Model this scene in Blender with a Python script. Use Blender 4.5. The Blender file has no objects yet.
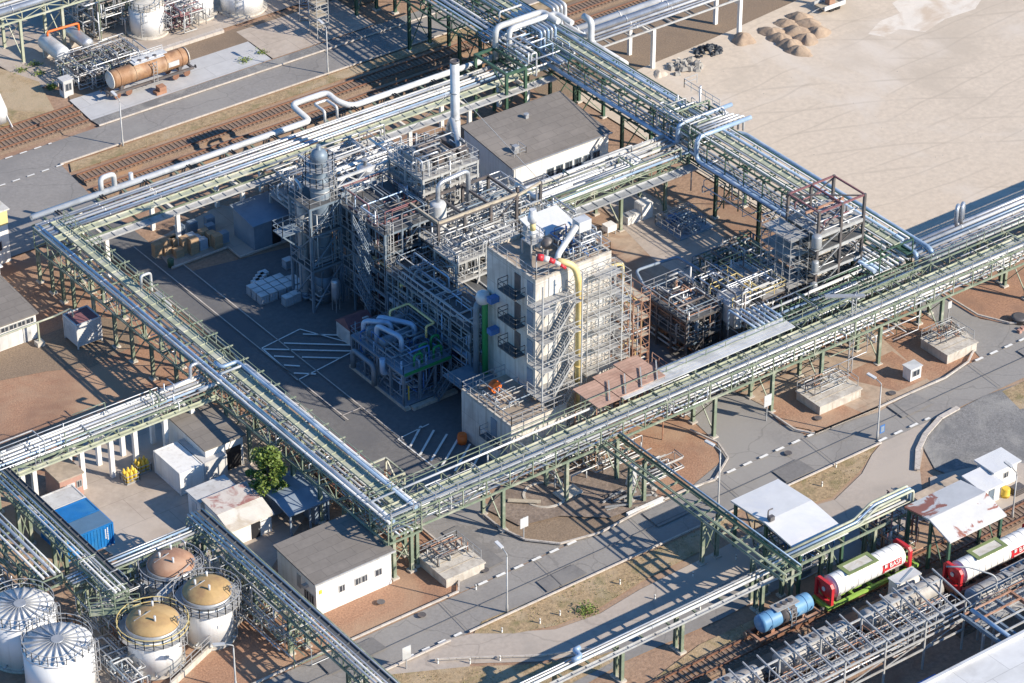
import bpy, math, random
from mathutils import Vector
R=math.radians
S=bpy.context.scene; COL=S.collection
# ------------------------------------------------------------------ camera, sky, sun, exposure
F=3122.0; PITCH=R(33.0); H=170.0
hx,hy=0.597,0.802
_n=math.hypot(hx,hy); hx/=_n; hy/=_n
CAM=(-hx*H/math.tan(PITCH),-hy*H/math.tan(PITCH),H)
cd=bpy.data.cameras.new('camera'); cam=bpy.data.objects.new('camera',cd); COL.objects.link(cam)
cd.sensor_fit='HORIZONTAL'; cd.sensor_width=36; cd.lens=36*F/1024; cd.clip_start=1; cd.clip_end=6000
cam.location=CAM
cam.rotation_euler=(math.pi/2-PITCH,0,math.atan2(hy,hx)-math.pi/2)
S.camera=cam
SUN_EL=R(29.5); SUN_AZ=R(-58)          # direction towards the sun
W=bpy.data.worlds.new('World'); S.world=W; W.use_nodes=True
nt=W.node_tree; sky=nt.nodes.new('ShaderNodeTexSky'); sky.sky_type='NISHITA'; sky.sun_disc=False
sky.sun_elevation=SUN_EL; sky.sun_rotation=math.pi/2-SUN_AZ; sky.air_density=1.0; sky.dust_density=0.3; sky.ozone_density=3.0
tn=nt.nodes.new('ShaderNodeMix'); tn.data_type='RGBA'; tn.blend_type='MULTIPLY'; tn.inputs[0].default_value=1; tn.inputs[7].default_value=(.56,.99,1.33,1)
nt.links.new(sky.outputs[0],tn.inputs[6]); nt.links.new(tn.outputs[2],nt.nodes['Background'].inputs[0]); nt.nodes['Background'].inputs[1].default_value=0.09
ld=bpy.data.lights.new('sun','SUN'); ld.energy=5.0; ld.angle=R(0.5); ld.color=(1.0,0.89,0.74)
lo=bpy.data.objects.new('sun',ld); COL.objects.link(lo)
sd=Vector((math.cos(SUN_AZ)*math.cos(SUN_EL),math.sin(SUN_AZ)*math.cos(SUN_EL),math.sin(SUN_EL)))
lo.rotation_euler=sd.to_track_quat('Z','Y').to_euler(); lo.location=(40,-60,60)
S.view_settings.view_transform='Standard'; S.view_settings.look='None'; S.view_settings.gamma=1
S.view_settings.use_curve_mapping=False; S.view_settings.exposure=0.52

# ------------------------------------------------------------------ helpers
_cp,_sp=math.cos(PITCH),math.sin(PITCH)
_fw=(hx*_cp,hy*_cp,-_sp); _rt=(hy,-hx,0); _up=(hx*_sp,hy*_sp,_cp)
def at(px,py,z=0.0):          # a surveyed picture point on the level z -> metres
    a=(px-512)/F; b=(341.5-py)/F
    d=[_fw[i]+a*_rt[i]+b*_up[i] for i in range(3)]
    t=(z-CAM[2])/d[2]
    return (CAM[0]+t*d[0],CAM[1]+t*d[1],z)
rng=random.Random(7)
# ---- materials
MATS={}
def N(nt,t,**k):
    n=nt.nodes.new(t)
    for a,v in k.items(): setattr(n,a,v)
    return n
def mat(name,col,rough=.7,metal=0.,n=.12,scale=1.5,col2=None,c2scale=.12,c2lo=.5,c2hi=.65,bump=0.,bscale=6,tex=None,tp=(1,1),emis=None,c3=None,c3scale=.03,streak=0):
    m=bpy.data.materials.new(name); m.use_nodes=True; nt=m.node_tree; L=nt.links.new
    bs=nt.nodes['Principled BSDF']; bs.inputs['Roughness'].default_value=rough; bs.inputs['Metallic'].default_value=metal
    g=N(nt,'ShaderNodeNewGeometry'); pos=g.outputs['Position']
    ns=N(nt,'ShaderNodeTexNoise'); ns.inputs['Scale'].default_value=scale; ns.inputs['Detail'].default_value=8; ns.inputs['Roughness'].default_value=.65
    L(pos,ns.inputs['Vector'])
    mx=N(nt,'ShaderNodeMix',data_type='RGBA')
    mr=N(nt,'ShaderNodeMapRange'); mr.inputs[1].default_value=.3; mr.inputs[2].default_value=.7; L(ns.outputs[0],mr.inputs[0]); L(mr.outputs[0],mx.inputs[0])
    mx.inputs[6].default_value=[c*(1-n) for c in col]+[1]; mx.inputs[7].default_value=[min(1,c*(1+n)) for c in col]+[1]
    out=mx.outputs[2]
    def layer(out,c,sc,lo,hi,seed,strength=1.0):
        nn=N(nt,'ShaderNodeTexNoise'); nn.inputs['Scale'].default_value=sc; nn.inputs['Detail'].default_value=7; nn.inputs['Roughness'].default_value=.6; nn.inputs['Distortion'].default_value=.6
        mp=N(nt,'ShaderNodeMapping'); mp.inputs['Location'].default_value=(seed*13.1,seed*7.7,seed*3.3); L(pos,mp.inputs[0]); L(mp.outputs[0],nn.inputs['Vector'])
        r=N(nt,'ShaderNodeMapRange'); r.inputs[1].default_value=lo; r.inputs[2].default_value=hi; r.inputs[4].default_value=strength; L(nn.outputs[0],r.inputs[0])
        x=N(nt,'ShaderNodeMix',data_type='RGBA'); L(r.outputs[0],x.inputs[0]); L(out,x.inputs[6]); x.inputs[7].default_value=list(c)+[1]
        return x.outputs[2]
    if col2: out=layer(out,col2,c2scale,c2lo,c2hi,1)
    if c3: out=layer(out,c3,c3scale,.5,.62,2,.8)
    hsrc=ns.outputs[0]
    if streak:
        sn=N(nt,'ShaderNodeTexNoise'); sn.inputs['Scale'].default_value=1; sn.inputs['Detail'].default_value=6; sn.inputs['Roughness'].default_value=.7
        mp=N(nt,'ShaderNodeMapping'); mp.inputs['Scale'].default_value=(2.2,2.2,.16); L(pos,mp.inputs[0]); L(mp.outputs[0],sn.inputs['Vector'])
        r=N(nt,'ShaderNodeMapRange'); r.inputs[1].default_value=.5; r.inputs[2].default_value=.72; r.inputs[4].default_value=streak; L(sn.outputs[0],r.inputs[0])
        x=N(nt,'ShaderNodeMix',data_type='RGBA'); L(r.outputs[0],x.inputs[0]); L(out,x.inputs[6]); x.inputs[7].default_value=[col[0]*.5,col[1]*.44,col[2]*.38,1]; out=x.outputs[2]
    if tex=='cracks':
        v=N(nt,'ShaderNodeTexVoronoi',feature='DISTANCE_TO_EDGE'); v.inputs['Scale'].default_value=tp[0]
        ds=N(nt,'ShaderNodeTexNoise'); ds.inputs['Scale'].default_value=.35; ds.inputs['Detail'].default_value=4; L(pos,ds.inputs['Vector'])
        ad=N(nt,'ShaderNodeMix',data_type='VECTOR') ; ad.inputs[0].default_value=.12
        L(pos,ad.inputs[4]); sc=N(nt,'ShaderNodeVectorMath',operation='SCALE'); sc.inputs['Scale'].default_value=14; L(ds.outputs[1],sc.inputs[0]); L(sc.outputs[0],ad.inputs[5]); L(ad.outputs[1],v.inputs['Vector'])
        r=N(nt,'ShaderNodeMapRange'); r.inputs[1].default_value=0.003; r.inputs[2].default_value=.009; r.inputs[3].default_value=tp[1]; r.inputs[4].default_value=0; L(v.outputs[0],r.inputs[0])
        x=N(nt,'ShaderNodeMix',data_type='RGBA'); L(r.outputs[0],x.inputs[0]); L(out,x.inputs[6]); x.inputs[7].default_value=[c*.35 for c in col]+[1]; out=x.outputs[2]
    if tex=='tracks':   # wheel tracks pressed into sand
        for i,(rx,ry,s) in enumerate(((.02,.3,.5),(.3,.03,.4))):
            nn=N(nt,'ShaderNodeTexWave',wave_type='RINGS' if i==0 else 'BANDS'); nn.inputs['Scale'].default_value=(.06,.09)[i]; nn.inputs['Distortion'].default_value=(9,12)[i]; nn.inputs['Detail'].default_value=3; nn.inputs['Detail Scale'].default_value=.25
            mp=N(nt,'ShaderNodeMapping'); mp.inputs['Location'].default_value=(-58+i*5,-3,0); mp.inputs['Rotation'].default_value=(0,0,.5+i); L(pos,mp.inputs[0]); L(mp.outputs[0],nn.inputs['Vector'])
            r=N(nt,'ShaderNodeMapRange'); r.inputs[1].default_value=.975; r.inputs[2].default_value=1; r.inputs[4].default_value=.42; L(nn.outputs[1],r.inputs[0])
            m2=N(nt,'ShaderNodeMath',operation='MULTIPLY'); L(r.outputs[0],m2.inputs[0]); 
            gn=N(nt,'ShaderNodeTexNoise'); gn.inputs['Scale'].default_value=.09; L(mp.outputs[0],gn.inputs['Vector'])
            gr=N(nt,'ShaderNodeMapRange'); gr.inputs[1].default_value=.4; gr.inputs[2].default_value=.55; L(gn.outputs[0],gr.inputs[0]); L(gr.outputs[0],m2.inputs[1])
            x=N(nt,'ShaderNodeMix',data_type='RGBA'); L(m2.outputs[0],x.inputs[0]); L(out,x.inputs[6]); x.inputs[7].default_value=[c*.72 for c in col]+[1]; out=x.outputs[2]
    if tex in('panels','panelsX','panelsY'):
        b=N(nt,'ShaderNodeTexBrick'); b.inputs['Scale'].default_value=1; b.inputs['Brick Width'].default_value=tp[0]; b.inputs['Row Height'].default_value=tp[1]; b.inputs['Mortar Size'].default_value=.03
        b.inputs['Color1'].default_value=(.93,.93,.93,1); b.inputs['Color2'].default_value=(1.04,1.04,1.04,1); b.inputs['Mortar'].default_value=(.72,.72,.72,1)
        if tex=='panels': L(pos,b.inputs['Vector'])
        else:
            sp=N(nt,'ShaderNodeSeparateXYZ'); cb=N(nt,'ShaderNodeCombineXYZ'); L(pos,sp.inputs[0]); L(sp.outputs[0 if tex=='panelsX' else 1],cb.inputs[0]); L(sp.outputs[2],cb.inputs[1]); L(cb.outputs[0],b.inputs['Vector'])
        x=N(nt,'ShaderNodeMix',data_type='RGBA',blend_type='MULTIPLY'); x.inputs[0].default_value=1; L(out,x.inputs[6]); L(b.outputs[0],x.inputs[7]); out=x.outputs[2]
    if tex=='ribs':
        wv=N(nt,'ShaderNodeTexWave',wave_type='BANDS',bands_direction=tp[0]); wv.inputs['Scale'].default_value=tp[1]; L(pos,wv.inputs['Vector']); hsrc=wv.outputs[1]
    L(out,bs.inputs['Base Color'])
    if bump:
        bn=N(nt,'ShaderNodeBump'); bn.inputs['Strength'].default_value=min(1,bump); bn.inputs['Distance'].default_value=.05
        if tex!='ribs':
            nb=N(nt,'ShaderNodeTexNoise'); nb.inputs['Scale'].default_value=bscale; nb.inputs['Detail'].default_value=6; L(pos,nb.inputs['Vector']); hsrc=nb.outputs[0]
        L(hsrc,bn.inputs['Height']); L(bn.outputs[0],bs.inputs['Normal'])
    MATS[name]=m; return m
# setting
mat('earth',(.34,.225,.155),.95,n=.3,scale=2.5,col2=(.27,.155,.10),c2scale=.07,c3=(.40,.29,.20),c3scale=.045,bump=.6,bscale=5)
mat('red_gravel',(.36,.205,.13),.95,n=.35,scale=5,col2=(.28,.165,.11),c2scale=.15,c3=(.42,.285,.19),c3scale=.08,bump=.7,bscale=7)
mat('brown_gravel',(.25,.185,.13),.95,n=.3,scale=6,col2=(.2,.15,.11),c2scale=.1,bump=.7,bscale=8)
mat('asphalt',(.27,.255,.24),.85,n=.13,scale=3,col2=(.22,.21,.20),c2scale=.09,c3=(.31,.295,.275),c3scale=.05,tex='cracks',tp=(.16,.3),bump=.2,bscale=15)
mat('dark_or_shade_asphalt',(.155,.152,.152),.85,n=.15,scale=2,col2=(.13,.13,.135),c2scale=.1,bump=.2,bscale=15)  # dark seams and inner yard; on the parking this tone paints in shade
mat('dark_patch',(.19,.183,.178),.9,n=.15,scale=3,col2=(.23,.22,.21),c2scale=.4)
mat('pale_patch',(.24,.23,.22),.9,n=.15,scale=3,col2=(.29,.27,.25),c2scale=.4)
mat('pale_asphalt',(.42,.365,.315),.9,n=.12,scale=2,col2=(.36,.32,.28),c2scale=.08,c3=(.47,.41,.35),c3scale=.06,tex='cracks',tp=(.1,.25),bump=.2)
mat('concrete_ground',(.44,.375,.315),.9,n=.13,scale=1.4,col2=(.36,.30,.25),c2scale=.12,c3=(.5,.44,.38),c3scale=.07,tex='panels',tp=(5,4),bump=.15)
mat('rusty_concrete',(.42,.32,.235),.9,n=.2,scale=1.2,col2=(.32,.19,.12),c2scale=.2,c3=(.46,.39,.31),c3scale=.1,tex='panels',tp=(4.2,3.3),bump=.2)
mat('sand',(.60,.505,.40),.95,n=.10,scale=1.6,col2=(.64,.56,.47),c2scale=.08,c3=(.51,.43,.34),c3scale=.06,tex='tracks',bump=.25,bscale=3)
mat('white_sand',(.72,.65,.56),.95,n=.06,scale=.8,col2=(.58,.47,.36),c2scale=.2,bump=.2)
mat('sand_heap',(.40,.30,.215),.95,n=.15,scale=3,col2=(.33,.245,.18),c2scale=.5,bump=.8,bscale=4)
mat('dry_grass',(.37,.27,.16),.95,n=.4,scale=3,col2=(.24,.20,.10),c2scale=.5,c3=(.45,.355,.24),c3scale=.2,bump=.9,bscale=9)
mat('grey_gravel',(.22,.215,.21),.95,n=.35,scale=5,col2=(.17,.17,.17),c2scale=.2,c3=(.32,.31,.29),c3scale=.25,bump=.7,bscale=8)
mat('dug_earth',(.24,.19,.155),.95,n=.35,scale=3,col2=(.17,.13,.105),c2scale=.4,bump=1,bscale=3)
mat('ballast',(.20,.145,.105),.95,n=.4,scale=8,col2=(.27,.16,.09),c2scale=.2,bump=1,bscale=10)
mat('slab_concrete',(.50,.50,.50),.85,n=.07,scale=1,col2=(.44,.44,.45),c2scale=.12,tex='panels',tp=(6,2.6))
mat('paint_white',(.78,.77,.73),.7,n=.12,scale=4,col2=(.5,.49,.46),c2scale=1.5,c2lo=.58,c2hi=.75)
mat('kerb',(.52,.47,.42),.9,n=.15,scale=2,tex='panels',tp=(1.1,.9))
# steel, cladding, walls
mat('sage_steel',(.20,.245,.175),.55,n=.2,scale=2,col2=(.38,.39,.30),c2scale=.7)
mat('dark_green_steel',(.055,.115,.075),.5,n=.2,scale=2)
mat('green_paint',(.03,.26,.085),.45,n=.12)
mat('galv',(.43,.44,.45),.45,.35,n=.15,scale=2,col2=(.42,.43,.43),c2scale=.6)
mat('pale_steel',(.46,.465,.46),.5,.1,n=.15,scale=2,col2=(.38,.37,.35),c2scale=.7)
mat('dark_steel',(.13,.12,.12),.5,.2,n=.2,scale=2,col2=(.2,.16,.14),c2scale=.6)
mat('maroon_steel',(.22,.10,.105),.6,n=.2,scale=2)
mat('alu',(.55,.57,.60),.42,.6,n=.1,scale=1.5,col2=(.40,.42,.45),c2scale=.6)
mat('white_clad',(.66,.665,.66),.42,.15,n=.06,scale=1,col2=(.47,.48,.48),c2scale=.4)
mat('blue_clad',(.33,.45,.60),.4,.25,n=.1,scale=1,col2=(.55,.64,.75),c2scale=.3)
mat('blue_steel',(.06,.17,.42),.45,n=.12)
mat('grey_blue_or_shade',(.18,.235,.29),.5,.15,n=.15,scale=1.2,col2=(.26,.30,.34),c2scale=.4)  # real blue grey parts; on the left process structures it paints in shade
mat('yellow',(.75,.52,.07),.5,n=.1)
mat('pale_yellow',(.74,.60,.27),.5,n=.1,scale=1,col2=(.68,.5,.18),c2scale=.5)
mat('orange',(.80,.17,.03),.5,n=.1)
mat('red',(.55,.035,.045),.42,n=.1)
mat('rust',(.36,.19,.12),.85,n=.25,scale=2,col2=(.46,.30,.22),c2scale=.5)
mat('rust_boards',(.46,.30,.235),.9,n=.2,scale=1,col2=(.36,.22,.17),c2scale=.4,tex='panels',tp=(4,.4))
mat('grating',(.40,.40,.39),.7,.2,n=.25,scale=5,col2=(.29,.28,.27),c2scale=.5)
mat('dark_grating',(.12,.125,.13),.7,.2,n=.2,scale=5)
mat('boards',(.46,.40,.31),.9,n=.2,scale=2,col2=(.34,.28,.21),c2scale=.4)
mat('white_wall',(.78,.77,.74),.8,n=.06,scale=1,col2=(.68,.66,.62),c2scale=.35,c2lo=.55,c2hi=.75,streak=.4)
mat('grey_wall',(.58,.58,.57),.85,n=.08,scale=1,col2=(.50,.49,.48),c2scale=.3,streak=.5)
mat('tower_wall',(.64,.61,.56),.88,n=.1,scale=1,col2=(.53,.49,.44),c2scale=.3,tex='panelsY',tp=(3.6,2.9),streak=.75)
mat('concrete',(.55,.51,.445),.9,n=.15,scale=1.5,col2=(.42,.38,.33),c2scale=.5,bump=.2,streak=.7)
mat('roof_felt',(.205,.185,.165),.9,n=.1,scale=2,col2=(.25,.225,.2),c2scale=.15,tex='panels',tp=(2.6,1.1))
mat('roof_dust',(.42,.345,.27),.9,n=.2,scale=1.5,col2=(.30,.25,.20),c2scale=.4)
mat('roof_panelled',(.66,.66,.65),.7,n=.06,scale=.7,col2=(.56,.555,.54),c2scale=.25,tex='panels',tp=(4,6))
mat('roof_metal',(.74,.74,.73),.55,.05,n=.06,scale=.7,col2=(.68,.69,.71),c2scale=.3,tex='ribs',tp=('X',3.2),bump=.35)
mat('roof_worn',(.66,.65,.63),.6,.1,n=.08,scale=.8,col2=(.36,.15,.11),c2scale=.3,c2lo=.55,c2hi=.58,tex='ribs',tp=('X',3.2),bump=.35)
mat('roof_fibre',(.66,.63,.57),.85,n=.1,scale=1,col2=(.50,.44,.36),c2scale=.6,tex='ribs',tp=('X',3),bump=.5)
mat('roof_moss',(.60,.55,.50),.85,n=.12,scale=1,col2=(.36,.17,.15),c2scale=.9,c2lo=.46,c2hi=.6,tex='ribs',tp=('X',3),bump=.5)
mat('slate_blue',(.22,.28,.35),.6,n=.12,scale=1,col2=(.28,.33,.39),c2scale=.3)
mat('window',(.05,.06,.075),.12,n=.2)
mat('black',(.02,.02,.022),.6,n=.2)
mat('brick_red',(.42,.25,.20),.85,n=.12,scale=3)
mat('container_blue',(.02,.22,.60),.45,n=.1,scale=1,col2=(.05,.27,.6),c2scale=.4,tex='ribs',tp=('X',5),bump=.7)
mat('container_slate',(.13,.25,.40),.5,n=.1,scale=1,tex='ribs',tp=('X',5),bump=.7)
mat('tank_white',(.82,.82,.81),.45,n=.03,scale=.7,col2=(.74,.74,.73),c2scale=.25,c2lo=.55,c2hi=.75,streak=.28)
mat('dome_ochre',(.43,.285,.125),.65,n=.18,scale=1.2,col2=(.33,.205,.10),c2scale=.5,c3=(.50,.35,.17),c3scale=.3)
mat('dome_rust',(.40,.235,.15),.7,n=.15,scale=1.2,col2=(.32,.17,.11),c2scale=.5,c3=(.47,.31,.21),c3scale=.4)
mat('wagon_brown',(.36,.20,.105),.6,n=.2,scale=1.2,col2=(.46,.31,.19),c2scale=.6,c3=(.24,.13,.075),c3scale=.5,streak=.6)
mat('wagon_blue',(.13,.30,.50),.5,n=.12,scale=1.5,col2=(.3,.45,.58),c2scale=.9,c2lo=.56,c2hi=.7)
mat('wagon_grey',(.40,.385,.36),.55,n=.15,scale=1.2,col2=(.30,.28,.255),c2scale=.5,streak=.6)
mat('wagon_green',(.27,.44,.09),.5,n=.15)
mat('olive',(.20,.25,.10),.7,n=.15)
mat('rail_steel',(.27,.14,.09),.6,.3,n=.25,scale=4)
mat('sleeper',(.27,.19,.14),.9,n=.25,scale=4)
mat('cardboard',(.42,.29,.18),.9,n=.12,scale=2)
mat('ibc_plastic',(.36,.42,.48),.4,n=.08)
mat('straw',(.36,.30,.15),.9,n=.4,scale=1.5,col2=(.17,.19,.07),c2scale=.3)
mat('leaf',(.14,.20,.035),.6,n=.5,scale=2.2,col2=(.23,.28,.06),c2scale=.9)
mat('bark',(.13,.09,.06),.9,n=.3,scale=6,bump=.8)
mat('rubble',(.34,.32,.29),.9,n=.3,scale=2)
mat('coal',(.035,.04,.048),.5,n=.4,scale=2,col2=(.2,.21,.23),c2scale=1.8,c2lo=.6,c2hi=.72)
mat('tray_green',(.40,.42,.31),.6,n=.2,scale=1.2,col2=(.55,.54,.45),c2scale=.4)

# ---- mesh collector (world metres)
class M:
    def __init__(s): s.v=[]; s.f=[]; s.s=[]
    def _add(s,vs,fs,sm=False):
        o=len(s.v); s.v+=vs
        for f in fs: s.f.append([i+o for i in f]); s.s.append(sm)
        return s
    def box(s,x0,x1,y0,y1,z0,z1):
        return s._add([(x0,y0,z0),(x1,y0,z0),(x1,y1,z0),(x0,y1,z0),(x0,y0,z1),(x1,y0,z1),(x1,y1,z1),(x0,y1,z1)],
            [(0,3,2,1),(4,5,6,7),(0,1,5,4),(1,2,6,5),(2,3,7,6),(3,0,4,7)])
    def hexa(s,b,t):
        n=len(b)
        return s._add(list(b)+list(t),[tuple(range(n-1,-1,-1)),tuple(range(n,2*n))]+[(i,(i+1)%n,n+(i+1)%n,n+i) for i in range(n)])
    def prism(s,pts,z0,z1): return s.hexa([(p[0],p[1],z0) for p in pts],[(p[0],p[1],z1) for p in pts])
    def sheet(s,pts,z): return s._add([(p[0],p[1],z) for p in pts],[tuple(range(len(pts)))])
    def bar(s,p,q,w=.1,h=None):
        h=h or w; p=Vector(p); q=Vector(q); d=q-p
        if d.length<1e-6: return s
        d.normalize(); u=Vector((0,0,1)) if abs(d.z)<.95 else Vector((1,0,0))
        a=d.cross(u).normalized()*w/2; b=a.cross(d).normalized()*h/2
        vs=[tuple(c+x) for c in (p,q) for x in (-a-b,a-b,a+b,-a+b)]
        return s._add(vs,[(0,1,2,3),(7,6,5,4),(0,4,5,1),(1,5,6,2),(2,6,7,3),(3,7,4,0)])
    def tube(s,pts,r,n=10,bend=None):
        P=[Vector(p) for p in pts]
        if bend is None: bend=r*2.2
        Q=[P[0]]
        for i in range(1,len(P)-1):
            a=(P[i-1]-P[i]); b=(P[i+1]-P[i]); k=min(bend,a.length*.45,b.length*.45)
            if k<r*.5: Q.append(P[i]); continue
            a.normalize(); b.normalize(); A=P[i]+a*k; B=P[i]+b*k
            for t in (0,.25,.5,.75,1): Q.append(A*(1-t)**2+P[i]*2*t*(1-t)+B*t*t)
        Q.append(P[-1]); vs=[]; up=None
        for i,q in enumerate(Q):
            d=((Q[min(i+1,len(Q)-1)]-Q[max(i-1,0)])).normalized()
            if up is None: up=Vector((0,0,1)) if abs(d.z)<.9 else Vector((1,0,0))
            a=d.cross(up)
            if a.length<.1: a=d.cross(Vector((.3,.9,.2)))
            a.normalize(); up=a.cross(d)
            for j in range(n):
                t=2*math.pi*j/n; vs.append(tuple(q+a*math.cos(t)*r+up*math.sin(t)*r))
        m=len(Q); o=len(s.v); s.v+=vs
        for i in range(m-1):
            for j in range(n):
                s.f.append([o+i*n+j,o+i*n+(j+1)%n,o+(i+1)*n+(j+1)%n,o+(i+1)*n+j]); s.s.append(True)
        s.f.append([o+j for j in range(n-1,-1,-1)]); s.s.append(False)
        s.f.append([o+(m-1)*n+j for j in range(n)]); s.s.append(False)
        return s
    def lathe(s,c,prof,n=24,axis='Z',sm=True):
        o=len(s.v); k=len(prof)
        for r,z in prof:
            for j in range(n):
                t=2*math.pi*j/n; a,b=r*math.cos(t),r*math.sin(t)
                s.v.append({'Z':(c[0]+a,c[1]+b,c[2]+z),'X':(c[0]+z,c[1]+a,c[2]+b),'Y':(c[0]+b,c[1]+z,c[2]+a)}[axis])
        for i in range(k-1):
            for j in range(n):
                s.f.append([o+i*n+j,o+i*n+(j+1)%n,o+(i+1)*n+(j+1)%n,o+(i+1)*n+j]); s.s.append(sm and abs(prof[i][0]-prof[i+1][0])<=abs(prof[i][1]-prof[i+1][1])*12)
        s.f.append([o+j for j in range(n-1,-1,-1)]); s.s.append(False)
        s.f.append([o+(k-1)*n+j for j in range(n)]); s.s.append(False)
        return s
    def drum(s,p0,p1,r,bulge=.25,n=20,axis='X'):   # closed vessel with dished ends along an axis
        L={'X':p1[0]-p0[0],'Y':p1[1]-p0[1],'Z':p1[2]-p0[2]}[axis]; b=r*bulge
        pr=[(r*.05,0),(r*.5,b*.18),(r*.8,b*.5),(r*.95,b*.85),(r,b*1.3)]
        return s.lathe(p0,pr+[(a,L-z) for a,z in pr[::-1]],n,axis)
    def rail(s,pts,h=1.05,step=1.6,w=.055):
        for p,q in zip(pts,pts[1:]):
            p=Vector(p); q=Vector(q); L=(q-p).length; n=max(1,round(L/step))
            for i in range(n+1):
                a=p.lerp(q,i/n); s.bar(a,a+Vector((0,0,h)),w)
            for k in (.5,1): s.bar(p+Vector((0,0,h*k)),q+Vector((0,0,h*k)),w)
        return s
    def obj(s,name,m,parent=None):
        if parent is not None:
            l=parent.location if parent.parent is None else parent.parent.location+parent.location
        else:
            if not s.v: l=Vector((0,0,0))
            else:
                xs=[v[0] for v in s.v]; ys=[v[1] for v in s.v]; l=Vector(((min(xs)+max(xs))/2,(min(ys)+max(ys))/2,min(v[2] for v in s.v)))
        me=bpy.data.meshes.new(name)
        me.from_pydata([(v[0]-l[0],v[1]-l[1],v[2]-l[2]) for v in s.v],[],s.f)
        me.polygons.foreach_set('use_smooth',s.s); me.materials.append(MATS[m])
        o=bpy.data.objects.new(name,me); COL.objects.link(o)
        if parent is not None: o.parent=parent
        else: o.location=l
        return o
def tag(o,label,cat,group=None):
    o['label']=label; o['category']=cat
    if group: o['group']=group
    return o
def thing(name,label,cat,loc,group=None):
    o=bpy.data.objects.new(name,None); o.empty_display_size=.5; COL.objects.link(o); o.location=(loc[0],loc[1],loc[2] if len(loc)>2 else 0)
    return tag(o,label,cat,group)
def structure(o): o['kind']='structure'; return o
def copy_thing(o,loc,rz=None,label=None):
    def cp(a,par):
        c=a.copy(); COL.objects.link(c)
        if par is not None: c.parent=par
        for ch in a.children: cp(ch,c)
        return c
    c=cp(o,None); c.location=loc
    if rz is not None: c.rotation_euler=(0,0,rz)
    if label: c['label']=label
    return c
def repeat(o,parent,offs):      # more copies of one part along its thing
    for d in offs:
        c=o.copy(); COL.objects.link(c); c.parent=parent; c.location=o.location+Vector(d)
def frange(a,b,step):
    n=max(1,round(abs(b-a)/step)); return [a+(b-a)*i/n for i in range(n+1)]

# ------------------------------------------------------------------ SETTING: ground, roads
LZ=[0.0]; VERGE=[]
def ground_sheet(name,m,pts,px=True):
    LZ[0]+=.004
    P=[at(*p) for p in pts] if px else pts
    if m=='dry_grass': VERGE.append(P)
    return structure(M().sheet(P,LZ[0]).obj(name,m))
structure(M().sheet([(-900,-900),(1500,-900),(1500,2500),(-900,2500)],0).obj('ground','earth'))
G=ground_sheet
G('gravel_ground','red_gravel',[(-70,-30),(-24,-30),(-24,-19),(-31,-15),(-70,-25)],False)
G('gravel_ground','red_gravel',[(-60,8),(-26,8),(-26,33),(-60,33)],False)
G('gravel_ground','red_gravel',[(-15,-30.2),(80,-30.2),(80,-18),(-15,-18)],False)
G('gravel_ground','brown_gravel',[(33,37),(36,60),(160,62),(160,37.5)],False)
G('yard','concrete_ground',[(70,470),(90,430),(185,400),(255,418),(300,440),(330,480),(270,570),(205,600),(120,560),(60,520)])
G('yard','concrete_ground',[(120,683),(255,600),(215,560),(150,540),(100,600),(60,683)])
G('yard','brown_gravel',[(-36,21),(-40,23),(-47,25),(-47,29),(-31,29),(-29,26),(-30,22)],False)
G('parking_asphalt','dark_or_shade_asphalt',[(-23.7,50),(-23.7,14.4),(-24.2,12.4),(-25.6,10.8),(-25.5,6),(-24.2,4),(-23.6,1.5),(-24.0,-1),(-25.4,-3),(-25.6,-13),(-18.6,-13.2),(-18.4,-19),(-3,-18),(-3,16),(-8,28.5),(-18.6,30.5),(-19.2,50)],False)  # pavement as pale as the road, coloured darker to carry the shade
G('gravel_ground','earth',[(-19.2,50),(-19.2,33),(4,31),(16,31),(20,40),(20,50)],False)
G('loading_pad','concrete_ground',[(150,243),(172,270),(228,249),(240,259),(295,240),(280,215),(220,205)])
G('road','asphalt',[(-160,-35.3),(160,-35.3),(160,-30.3),(-160,-30.3)],False)
G('exit_road','asphalt',[(-25.6,-13),(-25.6,-17),(-25.4,-24),(-28.2,-30.2),(-14,-30.2),(-17,-27.5),(-18.4,-24),(-18.4,-19),(-18.5,-13.2)],False)  # lit tone of the pavement, beyond the shade-darkened parking sheet
G('crossing_road','asphalt',[at(690,418),at(668,398),at(760,370),at(760,395),at(800,432),(12.5,-30.28),(-2.5,-30.28),(3.2,-28.6),(5,-26)],False)
G('crossing_road','asphalt',[(35.4,-30.28),(36.4,-27),(36.6,-18),(40.4,-18),(40.4,-25),(43.5,-29),(47,-30.28)],False)
G('branch_road','pale_asphalt',[at(*p) for p in [(390,683),(440,642),(472,634),(555,630),(600,614),(640,590),(700,560),(750,533),(800,510),(835,500),(862,474),(872,455),(882,443)]]+[(18.6,-35.28),(24,-35.28)]+[at(*p) for p in [(925,440),(920,470),(925,520),(880,540),(790,560),(730,585),(650,630),(600,652),(540,662),(470,664),(420,683)]],False)
G('branch_road','pale_asphalt',[(-60,-35.28),(-33.5,-35.28),(-31,-36.1),(-34,-39.5),(-60,-39.6)],False)
G('track_road','asphalt',[(560,700),(625,662),(720,620),(790,583),(900,540),(860,520),(740,575),(640,632),(520,700)])
G('verge','dry_grass',[(474,634),(482,622),(640,557),(742,511),(700,552),(640,583),(600,608),(556,626),(515,634)])
G('verge','dry_grass',[(745,507),(800,482),(878,444),(868,460),(858,474),(832,498),(800,508),(752,530)])
G('verge','dry_grass',[(392,675),(470,667),(540,665),(600,656),(640,642),(610,664),(540,700),(380,700)])
G('verge','dry_grass',[(640,690),(700,645),(780,608),(790,618),(700,665),(660,700)])
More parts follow.
